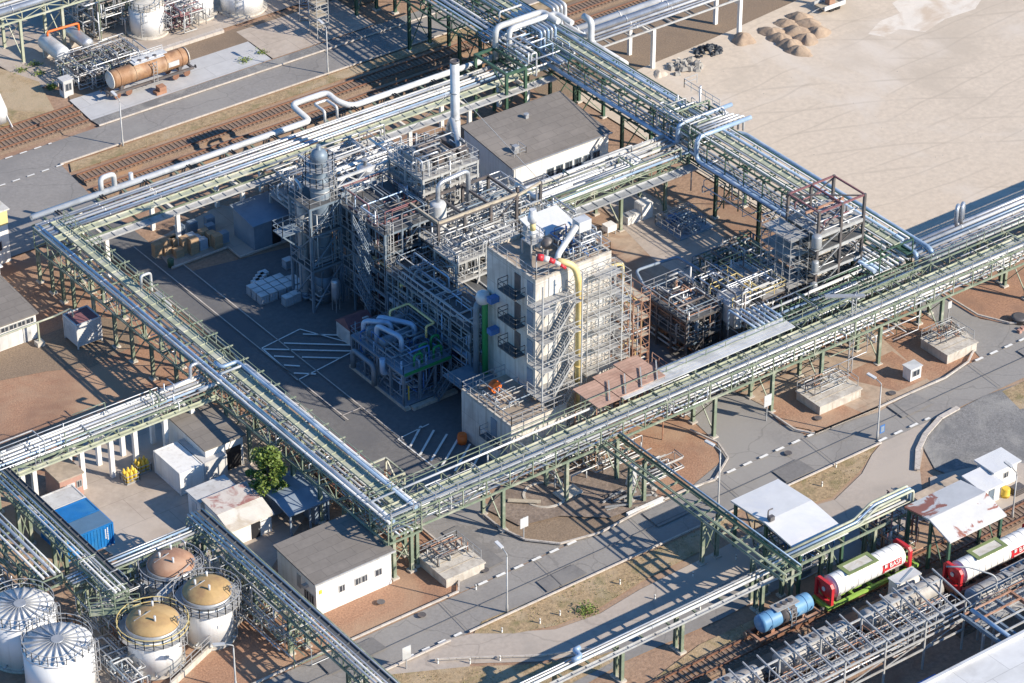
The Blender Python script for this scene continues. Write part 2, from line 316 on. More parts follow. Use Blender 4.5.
G('gravel_lot','grey_gravel',[(921,444),(940,420),(985,396),(1060,370),(1060,470),(1000,462),(955,478),(935,470)])
G('gravel_lot','dry_grass',[(1002,392),(1060,366),(1060,400),(1020,410)])
G('gravel_lot','pale_asphalt',[(930,478),(962,470),(1010,462),(1060,470),(1060,530),(980,530),(930,520)])
G('kerb_island','brown_gravel',[(484,517),(500,530),(525,542),(560,546),(600,535),(655,505),(640,480),(600,468),(520,478)])
G('apron','rusty_concrete',[(735,392),(760,376),(870,328),(930,382),(878,413),(812,432),(800,425)])
G('apron','red_gravel',[(760,400),(800,388),(866,415),(818,432),(780,425)])
G('apron','red_gravel',[(838,378),(892,352),(930,378),(898,392)])
G('inner_yard','rusty_concrete',[(9,6),(9,-13),(26,-13),(31,-8),(31,12),(12,12)],False)
G('inner_yard','dark_or_shade_asphalt',[(5,-10),(14,-15.5),(28,-19),(31,-17),(31,-3),(24,-5.5),(12,-5.5)],False)
G('inner_yard','concrete_ground',[(600,205),(640,190),(720,235),(760,275),(700,290),(655,262)])
G('sand_yard','sand',[(36.2,36.8),(36.2,30),(36.8,-12.6),(60,-13),(200,-14),(260,60),(200,90),(120,45),(56,38)],False)
G('sand_yard','white_sand',[at(*p) for p in [(868,35),(880,22),(900,14),(892,4),(915,-8),(985,-5),(975,10),(945,20),(925,33),(900,30),(885,38)]],False)
G('road_far','asphalt',[(-160,57.8),(200,57.8),(200,62.7),(-160,62.7)],False)
G('road_far','asphalt',[(-60,44),(-24,44),(-19.5,47.5),(-18.5,57.85),(-60,57.85)],False)
G('verge','dry_grass',[(-18.4,55.7),(60,55.9),(60,57.7),(8,57.5),(-6,57.4),(-17.6,57.5)],False)
G('gravel_strip','grey_gravel',[(-10.6,62.72),(60,62.72),(60,64.7),(-10.8,64.5)],False)
G('gravel_strip','brown_gravel',[(-10.3,70),(40,70),(40,73.8),(-9,73.8)],False)
G('slab','slab_concrete',[(-10.8,64.5),(13.4,64.7),(13.6,70.1),(-10.4,70.1)],False)
G('slab','concrete_ground',[(13.6,64.7),(28,64.8),(28,73),(13.8,73)],False)
G('plant_pad','concrete_ground',[(-12,74.6),(60,74.6),(60,95),(-14,95)],False)
G('verge','dry_grass',[(-40,68.8),(-13,68.8),(-11,76),(-16,90),(-40,90)],False)
for i,(a,b,c,d) in enumerate([(-22,-17.5,-34.9,-33),(-8,-1,-33.2,-30.6),(6,9.5,-35,-32.6),(22,26,-33.5,-31),(-24.5,-22.4,-29,-22),(39,44,-34,-31.5),(-44,-38,-33,-30.9)]):
    G('road_patch','pale_patch' if i%2 else 'dark_patch',[(a,c),(b,c+.1),(b-.2,d),(a+.1,d-.1)],False)
for y in (-32.85,): G('road_seam','dark_or_shade_asphalt',[(-160,y),(160,y),(160,y+.07),(-160,y+.07)],False)
for x in (-42,-31,-20.5,-9.7,.8,11.6,22.5,33.2,44): G('road_seam','dark_or_shade_asphalt',[(x,-35.25),(x+.06,-35.25),(x+.5,-30.35),(x+.43,-30.35)],False)
# kerbs
LZ[0]+=.004
def kerb(pts,w=.16,h=.12,m='kerb'):
    mm=M()
    for p,q in zip(pts,pts[1:]): mm.bar((p[0],p[1],LZ[0]+h/2-.02),(q[0],q[1],LZ[0]+h/2-.02),w,h+.04)
    return structure(mm.obj('kerb',m))
kerb([(-80,-30.2),(-28.4,-30.2),(-26.4,-27.6),(-25.6,-24),(-25.5,-18)])
kerb([at(*p) for p in [(484,517),(500,530),(525,542),(560,546),(600,535),(655,505)]])
kerb([at(*p) for p in [(690,432),(718,445),(728,460),(715,482),(690,490),(664,502)]])
kerb([at(*p) for p in [(770,415),(795,432),(815,436),(878,410)]])
kerb([at(*p) for p in [(815,436),(878,410),(915,393),(945,380),(968,364),(975,350),(968,338),(950,322)]])
kerb([(40.5,-18),(40.5,-24.5),(42,-27.5),(45,-29.6),(80,-30.2)])
kerb([(-60,-35.4),(-33,-35.4)]); kerb([(-31,-35.45),(17.4,-35.45)],.14)
kerb([at(*p) for p in [(917,472),(918,452),(925,437),(940,420),(958,410)]],.5)
kerb([at(*p) for p in [(435,662),(470,660),(540,658),(595,650),(640,628)]],.14)
kerb([(-23.7,44),(-23.7,14.4),(-24.2,12.4),(-25.6,10.8),(-25.6,7)],.18)
kerb([at(*p) for p in [(285,404),(300,407),(312,420),(310,432)]],.18)
kerb([at(*p) for p in [(172,270),(228,249),(240,259),(295,240)]],.14)
kerb([(-18.6,57.75),(60,57.75)],.14); kerb([(-10.8,62.75),(60,62.75)],.14); kerb([(-10,73.9),(12.5,73.9)],.7,.35)
# painted markings
LZ[0]+=.004
def marks(name,segs,w,m='paint_white'):
    mm=M()
    for p,q in segs:
        p=Vector(p[:2]); q=Vector(q[:2]); d=(q-p).normalized(); a=Vector((-d.y,d.x))*w/2
        mm.sheet([p-a,q-a,q+a,p+a],LZ[0])
    return structure(mm.obj(name,m))
def dashes(x0,x1,y,l=1.0,g=1.0):
    o=[];x=x0
    while x<x1: o.append(((x,y),(min(x+l,x1),y))); x+=l+g
    return o
marks('road_marking',dashes(-26.4,-14.6,-30.45)+dashes(-1.5,14.4,-30.45)+dashes(34.5,46.5,-30.45)+dashes(17.4,24,-35.1)+dashes(-37.5,-31.2,-35.1,.8,.9),.3)
marks('road_marking',dashes(-30,-17.5,57.6,.9,.9)+dashes(-30,-17,62.5,.9,.9),.2)
A=lambda *p:[at(*q) for q in p]
h1=A((262,350),(300,331),(354,346),(352,354),(298,382))
marks('parking_marking',list(zip(h1,h1[1:]+h1[:1])),.14)
hat=[]
for a,b in [((303,336),(338,337)),((284,345),(352,347)),((264,351),(352,353)),((274,358),(294,359)),((302,359),(340,360)),((284,367),(300,368)),((294,375),(316,376))]: hat.append(tuple(A(a,b)))
marks('parking_marking',hat,.22)
h2=[tuple(A((400,437),(428,426))),tuple(A((400,437),(440,468)))]+[tuple(A((402+i*15+8,441+i*8),(418+i*14+6,430+i*7))) for i in range(0,5)]
marks('parking_marking',[tuple(A((398,441),(429,426))),tuple(A((398,441),(470,497)))],.12)
marks('parking_marking',[tuple(A(a,b)) for a,b in [((410,449),(421,428)),((420,457),(434,432)),((431,463),(447,436)),((442,468),(458,441)),((455,473),(470,446)),((468,478),(482,452))]],.22)
marks('yard_gutter',[((-18.8,32),(-18.8,-8)),((-21.1,38),(-21.1,-2)),((-18.8,-1),(-21.1,-1))],.12,'kerb')

# ------------------------------------------------------------------ railway
def track(label,x0,x1,y,step=.55,gauge=1.6,group=None):
    t=thing('railway_track',label,'railway track',((x0+x1)/2,y,0),group)
    z=LZ[0]+.004
    M().hexa([(x0,y-1.5,0),(x1,y-1.5,0),(x1,y+1.5,0),(x0,y+1.5,0)],[(x0,y-1.25,z+.05),(x1,y-1.25,z+.05),(x1,y+1.25,z+.05),(x0,y+1.25,z+.05)]).obj('ballast_bed','ballast',t)
    s=M()
    for x in frange(x0+.3,x1-.3,step): s.box(x-.11,x+.11,y-1.1,y+1.1,z+.05,z+.12)
    o=s.obj('sleepers','sleeper',t); o['kind']='stuff'
    for b in (-gauge/2,gauge/2): M().box(x0,x1,y+b-.06,y+b+.06,z+.12,z+.26).obj('rail','rail_steel',t)
    return t
track('long rusty railway track between the far road and back pipe rack, nearer the road',-18.5,75,53.6)
track('shadowed railway track running directly along the foot of the back pipe rack',-18.5,75,50.0)
track('short rusty track entering the pale concrete slab at upper left, rear one',-60,-10.9,67.6)
track('short rusty track ending at the pale concrete slab, beside the far road',-60,-11.2,65.2)
track('railway track carrying the blue tank wagon and red ended tank containers',-60,80,-51.5)
track('railway track carrying the grey tank wagons beside the loading gantry',-40,80,-56.7)
track('railway track nearest the bottom right corner under the dark ended grey wagon',3,80,-60.0)

# ------------------------------------------------------------------ builders
def rack(label,axis,a0,a1,b0,b1,zb,zt,legs,kind,pipes,step=3.,st='sage_steel',rails=(0,0),truss=(1,1),arms=None,tray=None,grp=None,tops=True,legz=None,diag=True):
    w=(lambda a,b,z:(a,b,z)) if axis=='X' else (lambda a,b,z:(b,a,z))
    mid=w((a0+a1)/2,(b0+b1)/2,0)
    t=thing('pipe_rack',label,'pipe rack',mid,grp)
    ss=frange(a0,a1,step)
    for k,b in enumerate((b0,b1)):
        if not truss[k]: continue
        m=M(); m.bar(w(a0,b,zb),w(a1,b,zb),.15,.2)
        if tops:
            m.bar(w(a0,b,zt),w(a1,b,zt),.11,.14)
            for i,a in enumerate(ss):
                m.bar(w(a,b,zb),w(a,b,zt),.1)
                if diag and i+1<len(ss): m.bar(w(a,b,zb if i%2 else zt),w(ss[i+1],b,zt if i%2 else zb),.065)
        m.obj('side_truss',st,t)
    e=b1-b0
    d=M().bar(w(ss[0],b0+.11,zb+.02),w(ss[0],b1-.11,zb+.02),.14,.17).obj('cross_beam',st,t)
    repeat(d,t,[w(a-ss[0],0,0) for a in ss[1:]])
    if tops:
        d=M().bar(w(ss[0],b0+.09,zt-.02),w(ss[0],b1-.09,zt-.02),.09,.11).obj('cross_beam',st,t)
        repeat(d,t,[w(a-ss[0],0,0) for a in ss[1:] ])
    if legs:
        first=True; z1=(legz or zb)-.13
        for b in (b0+.15,b1-.15):
            a=legs[0]; m=M(); p=w(a,b,0)
            if kind=='conc': m.box(p[0]-.21,p[0]+.21,p[1]-.21,p[1]+.21,0,z1)
            else:
                m.box(p[0]-.16,p[0]+.16,p[1]-.17,p[1]-.12,.2,z1).box(p[0]-.16,p[0]+.16,p[1]+.12,p[1]+.17,.2,z1).box(p[0]-.03,p[0]+.03,p[1]-.12,p[1]+.12,.2,z1)
            o=m.obj('leg','white_wall' if kind=='conc' else st,t); repeat(o,t,[w(x-a,0,0) for x in legs[1:]])
            if kind!='conc':
                o=M().box(p[0]-.35,p[0]+.35,p[1]-.35,p[1]+.35,0,.2).obj('footing','concrete',t); repeat(o,t,[w(x-a,0,0) for x in legs[1:]])
        a=legs[0]
        m=M()
        if kind=='conc': m.bar(w(a,b0+.4,z1-.6),w(a,b1-.4,z1-.6),.3,.4)
        else: m.bar(w(a,b0+.2,.6),w(a,b1-.2,z1-.3),.1).bar(w(a,b1-.2,.6),w(a,b0+.2,z1-.3),.08)
        o=m.obj('brace','white_wall' if kind=='conc' else st,t); repeat(o,t,[w(x-a,0,0) for x in legs[1:]])
    for p in pipes:
        b,z,r,mm=p[:4]; x0,x1=(p[4],p[5]) if len(p)>4 else (a0,a1)
        if r<.35: r*=.8
        m=M().tube([w(x0,b,z),w(x1,b,z)],r,12 if r>.2 else 8)
        if r>=.12:
            for a in frange(x0+1,x1-1,6.3): m.tube([w(a-.05,b,z),w(a+.05,b,z)],r*1.16,12)
        m.obj('pipe',mm,t)
    for k,b in enumerate((b0,b1)):
        if rails[k]: M().rail([w(a0,b,zt+.1),w(a1,b,zt+.1)],1.0,2.4,.06).obj('railing',rails[k] if isinstance(rails[k],str) else st,t)
    if arms:
        b,l,z=arms; m=M().bar(w(ss[0],b,z),w(ss[0],b+l,z),.1,.12).obj('bracket_arm',st,t); repeat(m,t,[w(a-ss[0],0,0) for a in ss[1:]])
    if tray:
        for (ba,bb,z,mm) in tray:
            m=M(); p0=w(a0,ba,z); p1=w(a1,bb,z+.06); m.box(min(p0[0],p1[0]),max(p0[0],p1[0]),min(p0[1],p1[1]),max(p0[1],p1[1]),z,z+.06)
            for b in (ba,bb): m.bar(w(a0,b,z+.1),w(a1,b,z+.1),.04,.2)
            for a in frange(a0,a1,1.5): m.bar(w(a,ba,z+.1),w(a,bb,z+.1),.1,.1)
            m.obj('cable_tray',mm,t)
    return t
def pipe(t,pts,r,mm,name='pipe',bend=None):
    m=M().tube(pts,r,12 if r>.18 else 8,bend)
    return m.obj(name,mm,t)
def random_pipes(t,box,n,mats,rr=(.05,.14),seed=1,name='pipe'):
    g=random.Random(seed); x0,x1,y0,y1,z0,z1=box; n=min(95,int(n*1.5)+2); rr=(rr[0]*.7,rr[1]*.68)
    for i in range(n):
        p=[g.uniform(x0,x1),g.uniform(y0,y1),g.uniform(z0,z1)]; pts=[tuple(p)]; ax=g.choice([0,1,2]); 
        for k in range(g.choice([2,3,4,5])):
            lim=((x0,x1),(y0,y1),(z0,z1))[ax]; q=g.uniform(*lim)
            if abs(q-p[ax])<.5: q=lim[0] if p[ax]-lim[0]>lim[1]-p[ax] else lim[1]
            p[ax]=q; pts.append(tuple(p)); ax=g.choice([a for a in (0,1,2) if a!=ax])
        r=g.uniform(*rr); pipe(t,pts,r,g.choice(mats),name)
def steel_frame(t,x0,x1,y0,y1,zs,nx,ny,cm='pale_steel',pm='grating',rails='pale_steel',w=.2,z0=0,brace=True,holes=(),top=True,railstep=1.5):
    xs=[x0+(x1-x0)*i/nx for i in range(nx+1)]; ys=[y0+(y1-y0)*i/ny for i in range(ny+1)]
    o=None; zt=zs[-1]+(0 if not top else 0)
    base=M().box(xs[0]-w/2,xs[0]+w/2,ys[0]-w/2,ys[0]+w/2,z0,zt).obj('column',cm,t)
    repeat(base,t,[(x-xs[0],y-ys[0],0) for x in xs for y in ys if not (x==xs[0] and y==ys[0])])
    for li,z in enumerate(zs):
        m=M().bar((x0+w/2,y0,z-.15),(x1-w/2,y0,z-.15),w*.7,.28).obj('beam',cm,t); repeat(m,t,[(0,y-y0,0) for y in ys[1:]])
        m=M().bar((x0,y0+w/2,z-.16),(x0,y1-w/2,z-.16),w*.7,.26).obj('beam',cm,t); repeat(m,t,[(x-x0,0,0) for x in xs[1:]])
        if li in holes: continue
        M().box(x0-.15,x1+.15,y0-.15,y1+.15,z,z+.05).obj('platform',pm,t)
        if rails: M().rail([(x0-.1,y0-.1,z+.05),(x1+.1,y0-.1,z+.05),(x1+.1,y1+.1,z+.05),(x0-.1,y1+.1,z+.05),(x0-.1,y0-.1,z+.05)],1.05,railstep,.048).obj('railing',rails,t)
    if brace:
        lv=[z0]+list(zs)
        for i in range(len(lv)-1):
            a,b=lv[i]+.1,lv[i+1]-.3; k=i%len(xs[:-1]); j=i%len(ys[:-1])
            M().bar((xs[k],y0-.02,a),(xs[k+1],y0-.02,b),.12).obj('brace',cm,t)
            M().bar((x0-.02,ys[j+1],a),(x0-.02,ys[j],b),.12).obj('brace',cm,t)
            M().bar((x1+.02,ys[j+1],a),(x1+.02,ys[j],b),.12).obj('brace',cm,t)
    return t
def scaffold(t,x0,x1,y0,y1,z0,z1,bay=1.6,lift=2.0,mm='pale_steel',deck='boards',seed=1,w=.07,diag=True):
    g=random.Random(seed); xs=frange(x0,x1,bay); ys=frange(y0,y1,max(.9,min(bay,abs(y1-y0)))); zs=frange(z0+lift,z1-.6,lift)
    b=M().bar((xs[0],ys[0],z0),(xs[0],ys[0],z1),w).obj('standard',mm,t)
    repeat(b,t,[(x-xs[0],y-ys[0],0) for x in xs for y in ys][1:])
    for i,z in enumerate(zs):
        m=M()
        for y in (ys[0],ys[-1]):
            for k in (0,.5,1.0): m.bar((x0,y,z+k),(x1,y,z+k),w*.8)
        for x in xs:
            for k in (0,1.0): m.bar((x,y0,z+k),(x,y1,z+k),w*.8)
        if diag:
            for j in range(len(xs)-1):
                if (i+j)%2==0: m.bar((xs[j],y0,z),(xs[j+1],y0,z-lift),w*.7)
        m.obj('ledger',mm,t)
        n=M()
        n.box(xs[0 if g.random()<.6 else 1]+.05,xs[-1]-.05,y0+.05,y1-.05,z+.03,z+.08)
        if n.v: n.obj('deck',deck,t)
def ladder(t,p,z0,z1,dirn='Y',mm='galv',cage=True,name='ladder'):
    m=M(); x,y=p; dx,dy=(0,.25) if dirn=='Y' else (.25,0); ox,oy=(-.45,0) if dirn=='Y' else (0,-.45)
    for s in (-1,1): m.bar((x+dx*s,y+dy*s,z0),(x+dx*s,y+dy*s,z1),.07)
    for z in frange(z0+.2,z1-.1,.4): m.bar((x-dx,y-dy,z),(x+dx,y+dy,z),.05)
    if cage:
        for z in frange(z0+2.2,z1,1.0):
            m.bar((x-dx*1.4,y-dy*1.4,z),(x-dx*1.4+ox,y-dy*1.4+oy,z),.05).bar((x+dx*1.4,y+dy*1.4,z),(x+dx*1.4+ox,y+dy*1.4+oy,z),.05).bar((x-dx*1.4+ox,y-dy*1.4+oy,z),(x+dx*1.4+ox,y+dy*1.4+oy,z),.05)
        for s in (-1,0,1): m.bar((x+dx*1.4*s+ox,y+dy*1.4*s+oy,z0+2.2),(x+dx*1.4*s+ox,y+dy*1.4*s+oy,z1),.04)
    return m.obj(name,mm,t)
def stair(t,p,q,width_vec,mm='galv',name='stair'):
    m=M(); p=Vector(p); q=Vector(q); wv=Vector(width_vec)
    for o in (Vector((0,0,0)),wv):
        m.bar(p+o,q+o,.07,.22)
        m.bar(p+o+Vector((0,0,1)),q+o+Vector((0,0,1)),.055); m.bar(p+o+Vector((0,0,.55)),q+o+Vector((0,0,.55)),.045)
        for k in range(5): a=p.lerp(q,k/4)+o; m.bar(a,a+Vector((0,0,1)),.05)
    n=max(3,int(abs(q.z-p.z)/.22))
    for i in range(1,n):
        a=p.lerp(q,i/n); m.bar(a,a+wv,.22,.04)
    return m.obj(name,mm,t)
def quad_roof(m,pts,th=.12):
    m.hexa([(p[0],p[1],p[2]-th) for p in pts],pts); return m
def window(t,face,c,w,h,frame='pale_steel',glass='window',nm='window',d=.05):
    # face: '-Y' or '-X'; c = centre on the wall plane
    x,y,z=c
    if face=='-Y':
        f=M().box(x-w/2-.08,x+w/2+.08,y-d,y-.004,z-h/2-.08,z+h/2+.08).obj(nm,frame,t)
        M().box(x-w/2,x+w/2,y-d-.02,y-d+.002,z-h/2,z+h/2).obj('pane',glass,f)
        M().bar((x,y-d-.03,z-h/2),(x,y-d-.03,z+h/2),.06).obj('glazing_bar',frame,f)
    else:
        f=M().box(x-d,x-.004,y-w/2-.08,y+w/2+.08,z-h/2-.08,z+h/2+.08).obj(nm,frame,t)
        M().box(x-d-.02,x-d+.002,y-w/2,y+w/2,z-h/2,z+h/2).obj('pane',glass,f)
        M().bar((x-d-.03,y,z-h/2),(x-d-.03,y,z+h/2),.06).obj('glazing_bar',frame,f)
    return f
def door(t,face,c,w,h,m='grey_blue_or_shade',nm='door'):
    x,y,z=c
    if face=='-Y':
        o=M().box(x-w/2,x+w/2,y-.07,y-.004,z,z+h).obj(nm,m,t); M().box(x+w/2-.2,x+w/2-.12,y-.12,y-.068,z+h*.45,z+h*.52).obj('handle','galv',o)
    else:
        o=M().box(x-.07,x-.004,y-w/2,y+w/2,z,z+h).obj(nm,m,t); M().box(x-.12,x-.068,y-w/2+.12,y-w/2+.2,z+h*.45,z+h*.52).obj('handle','galv',o)
    return o
def add_text(t,s,size,loc,rot,mm,name='lettering',ext=.004):
    c=bpy.data.curves.new('txt','FONT'); c.body=s; c.size=size; c.align_x='CENTER'; c.align_y='CENTER'; c.extrude=ext; c.space_character=1.05
    o=bpy.data.objects.new('txt',c); COL.objects.link(o); bpy.context.view_layer.update()
    me=bpy.data.meshes.new_from_object(o.evaluated_get(bpy.context.evaluated_depsgraph_get())); bpy.data.objects.remove(o)
    me.materials.clear(); me.materials.append(MATS[mm]); q=bpy.data.objects.new(name,me); COL.objects.link(q)
    q.parent=t; l=t.location if t.parent is None else t.parent.location+t.location
    q.location=Vector(loc)-l; q.rotation_euler=rot; return q
# ------------------------------------------------------------------ PIPE RACKS
# back rack along the far side
t=rack('long white pipe rack with expansion loop along the back of the plant','X',-31.5,31,34.6,40.2,5.4,6.6,[-26,-17.5,-9.5,-3.9,4,12,20,28],'conc',
  [(38.6,6.2,.2,'alu'),(38.0,6.15,.15,'white_clad'),(37.4,6.2,.2,'white_clad'),(36.9,6.1,.14,'blue_clad'),(36.4,6.15,.18,'alu'),(35.9,6.1,.12,'white_clad'),(39.3,5.9,.24,'white_clad')],
  step=3.2,rails=(0,0),truss=(1,1),tops=False,tray=[(34.7,35.6,6.2,'tray_green'),(33.3,34.3,5.3,'pale_steel')])
big=[(-31.6,40.0,6.55),(-1.2,40.0,6.55),(-1.2,40.0,7.9),(-1.2,42.6,7.9),(4.4,42.6,7.9),(4.4,40.0,7.9),(4.4,40.0,6.55),(31,40.0,6.55)]
big=[(-31.6,40.0,6.55),(2.6,40.0,6.55),(2.2,41.0,7.1),(1.9,42.6,7.6),(6.6,42.6,7.6),(6.8,41.2,7.1),(8.0,40.0,6.55),(31,40.0,6.55)]
pipe(t,big,.34,'white_clad','insulated_pipe',1.1)
pipe(t,[(4.0,39.2,6.3),(4.0,39.2,7.6),(4.0,41.2,7.6),(5.6,41.2,7.6),(5.6,39.2,7.6),(5.6,39.2,6.3)],.16,'white_clad')
pipe(t,[(-23.2,40.2,6.4),(-23.2,40.2,8.2),(-21.6,40.2,8.2),(-21.6,40.2,6.4)],.28,'white_clad','expansion_loop',.5)
pipe(t,[(-19.6,40.2,6.3),(-19.6,40.2,7.6)],.24,'white_clad')
for x in frange(-30,30,3.2): M().box(x-.12,x+.12,35.7,40.3,5.75,5.92).obj('pipe_support','sage_steel',t)
for i,x in enumerate(frange(-29,29,5.2)):
    m=M().box(x-.05,x+.05,38.7,39.9,6.5,6.62).box(x+.25,x+.35,38.7,39.9,6.5,6.62); m.obj('clamp','black',t)
# left rack
t=rack('green pipe rack along the left edge of the parking, from back corner to front corner','Y',-25.2,38.2,-32.4,-28.8,4.2,6.2,[-24.6,-22.7,-18,-14,-9.5,-6,-2,2,6.5,11,15.6,19.4,22.7,26.8,30.9,33.1,35.3,38.0],'steel',
  [(-32.2,6.5,.17,'white_clad'),(-31.75,6.5,.2,'blue_clad'),(-31.2,4.7,.15,'alu'),(-30.7,4.7,.1,'alu'),(-30.3,4.65,.12,'white_clad'),(-29.8,4.7,.16,'alu'),(-29.3,4.7,.1,'white_clad')],
  step=2.7,rails=(0,'sage_steel'),arms=(-28.8,1.2,6.2),tray=[(-30.4,-29.4,6.25,'tray_green')])
pipe(t,[(-29.3,22,6.3),(-29.3,22,7.6),(-28.2,22,7.6),(-28.2,22,5.2),(-28.2,18,5.2)],.15,'white_clad')
pipe(t,[(-29.2,-25,6.75),(-29.2,4.5,6.75),(-31,4.5,6.75),(-31,5.6,6.75)],.2,'blue_clad')
pipe(t,[(-28.85,-25,6.75),(-28.85,3.6,6.75),(-31.6,3.6,6.75)],.13,'white_clad')
pipe(t,[(-31.9,-25,6.6),(-31.9,-2,6.6)],.2,'alu')
for y in (31,24,14,6,-4,-11,-19): random_pipes(t,(-32,-29,y-3,y+3,2.5,5.2),5,['alu','sage_steel','sage_steel','pale_steel'],(.05,.1),int(y+90))
# front rack
FX=[-31.7,-29.8,-19.6,-12.3,-6.4,5.4,12.6,18.9,26.5,34.8,46.8,58]
t=rack('long green pipe rack with walkway along the main road in front of the plant','X',-32,70,-25.1,-21.7,4.7,6.6,FX,'steel',
  [(-24.7,5.1,.14,'alu'),(-24.2,5.1,.1,'white_clad'),(-23.8,5.1,.17,'white_clad'),(-23.3,5.1,.12,'alu'),(-22.8,5.1,.1,'alu'),(-22.3,5.1,.15,'white_clad'),(-24.9,6.85,.13,'white_clad'),(-24.5,6.8,.09,'alu'),(-21.9,6.8,.14,'white_clad',-32,-7)],
  step=2.6,rails=('galv','sage_steel'),tray=[(-24.0,-23.0,6.4,'tray_green')])
for i in range(5): M().box(-4,17,-22.95+i*.46,-22.55+i*.46,7.0,7.0+.1).obj('cover_sheet','white_clad',t)
for x in frange(-3.5,16.5,4): M().box(x-.08,x+.08,-23,-20.7,6.75,6.98).obj('pipe_support','sage_steel',t)
for k in range(7):
    x0=13.6+k*.55; pipe(t,[(x0,-21.1,7.25),(x0,-19.3,7.25),(x0,-18.2,7.25),(x0,-17.0-.25*k,7.25),(x0,-17.0-.25*k,5.0)],.12,'alu' if k%2 else 'blue_clad')
for x in (-28,-24,-16,2,8,22,29,31,40,44): random_pipes(t,(x-3,x+3,-25,-21.8,2.2 if x in(22,29,31) else 4.9,6.6),5,['alu','sage_steel','pale_steel','white_clad'],(.05,.11),int(x*3+200))
# its right extension with many white pipes
rack('wide rack of parallel white pipes leaving at the right edge above the sand shadow','X',36.4,75,-21.2,-17.4,4.9,6.2,[37,47,58,69],'steel',
  [(-21.0,6.5,.2,'white_clad'),(-20.4,6.5,.24,'alu'),(-19.8,6.45,.14,'white_clad'),(-19.3,6.5,.22,'white_clad'),(-18.7,6.45,.14,'blue_clad'),(-18.2,6.55,.26,'white_clad'),(-17.6,6.55,.26,'alu')],step=3,tops=False)
t=thing('expansion_loop','pair of white upright pipe bends on the wide white rack at right','pipe loop',(44,-17.2,6.2))
for d in (0,.7): pipe(t,[(43.2+d,-17.7,6.5),(43.2+d,-17.7,8.6),(43.9+d,-17.2,8.6),(43.9+d,-17.2,6.5)],.22,'alu','pipe',.4)
# inner low part of the front rack between unit and scaffold tower
t=rack('low green rack of pipes and cross beams in front of the dark scaffold tower','X',16,36,-20.6,-17.2,4.2,5.4,[17,22,27,33],'steel',
  [(-20.2,4.8,.14,'alu'),(-19.6,4.8,.12,'white_clad'),(-19.0,4.8,.16,'alu'),(-18.4,4.8,.1,'white_clad'),(-17.7,4.85,.2,'blue_clad'),(-17.4,5.6,.17,'white_clad'),(-20.4,5.65,.14,'white_clad')],step=2.2,diag=False)
random_pipes(t,(18,35,-20.6,-17.2,3.6,6.2),26,['alu','sage_steel','dark_green_steel','pale_steel'],(.05,.12),5)
# right rack (tall, double)
t=rack('tall double pipe rack with blue white pipes beside the sand yard','Y',-19,80,31.6,36.0,5.4,8.2,[-15,-9,-.5,6.5,16,22.5,31,35.5,45,55,66,76],'steel',
  [(31.8,6.0,.26,'blue_clad'),(32.5,5.9,.16,'alu'),(33.0,5.9,.12,'white_clad'),(33.5,5.9,.2,'alu'),(34.2,5.9,.14,'white_clad'),(34.9,6,.24,'alu'),(35.6,5.9,.14,'white_clad'),
   (32.2,8.55,.14,'white_clad'),(33.1,8.5,.1,'alu'),(34.6,8.6,.2,'blue_clad'),(35.4,8.5,.12,'white_clad')],
  step=3,st='dark_green_steel',rails=('dark_green_steel',0),tray=[(33.4,34.2,8.35,'tray_green'),(35.2,35.9,6.6,'dark_green_steel')])
pipe(t,[(36.9,80,6.9),(36.9,12.5,6.9)],.24,'blue_clad','insulated_pipe')
pipe(t,[(36.3,10.5,6.9),(37.9,9.5,6.9),(37.6,-20.2,6.9),(37.6,-20.2,5.2)],.27,'blue_clad','insulated_pipe',.8)
pipe(t,[(36.4,-3,6.6),(36.2,-19.5,6.6),(36.2,-19.5,5.4)],.23,'blue_clad','insulated_pipe',.8)
pipe(t,[(31.2,80,6.4),(31.2,12.4,6.4),(31.2,12.4,8.9),(38.6,12.4,8.9)],.24,'blue_clad','insulated_pipe',.8)
pipe(t,[(38.4,9.0,8.9),(31.0,9.0,8.9),(31.0,9.0,6.2),(31.0,-19,6.2)],.25,'blue_clad','insulated_pipe',.8)
for k,y in enumerate((9.9,10.4,10.9,11.4)): pipe(t,[(32.5,y,8.8),(38.2-.3*k,y,8.8),(38.2-.3*k,y,7.0)],.13,'alu' if k%2 else 'white_clad')
for y in frange(-18,78,3): M().box(31.2,37.9,y-.1,y+.1,5.45,5.62).obj('pipe_support','dark_green_steel',t)
random_pipes(t,(31.5,38,11,17,6,9.4),24,['alu','white_clad','pale_steel','sage_steel'],(.08,.17),11)
random_pipes(t,(30.6,34,-2,12,2,6),8,['alu','dark_green_steel','sage_steel'],(.06,.12),12)
rl=M().rail([(36.6,12,9.2),(36.6,18,9.2),(38.4,18,9.2)],1.05,1.3,.06).obj('railing','pale_steel',t)
# upper left companion of the right rack
t=rack('narrow dark green pipe rack running beside the tall double rack at the top edge','Y',36,82,27.4,30.6,6.4,7.6,[38,47,57,68],'steel',
  [(27.8,7.9,.2,'alu'),(28.5,7.9,.15,'blue_clad'),(29.2,7.9,.24,'alu'),(30,7.9,.18,'white_clad')],step=3,st='dark_green_steel',rails=('dark_green_steel',0))
random_pipes(t,(27,34.5,34,44,6.2,9.4),16,['alu','blue_clad','white_clad','galv'],(.07,.18),13)
for k,(x,y) in enumerate(((27.2,39.6),(28.2,38.4))):
    pipe(t,[(x,y,6.5),(x,y,10.4),(x+6.5,y,10.4),(x+6.5,y-3,10.4)],.36-.04*k,'white_clad','riser_pipe',.8)
for k in range(5):
    x=31.2+k*.5; pipe(t,[(x,42,9.9),(x,36.5,9.9),(x,36.5,7.4),(x,33,7.4)],.16,'alu' if k%2 else 'blue_clad')
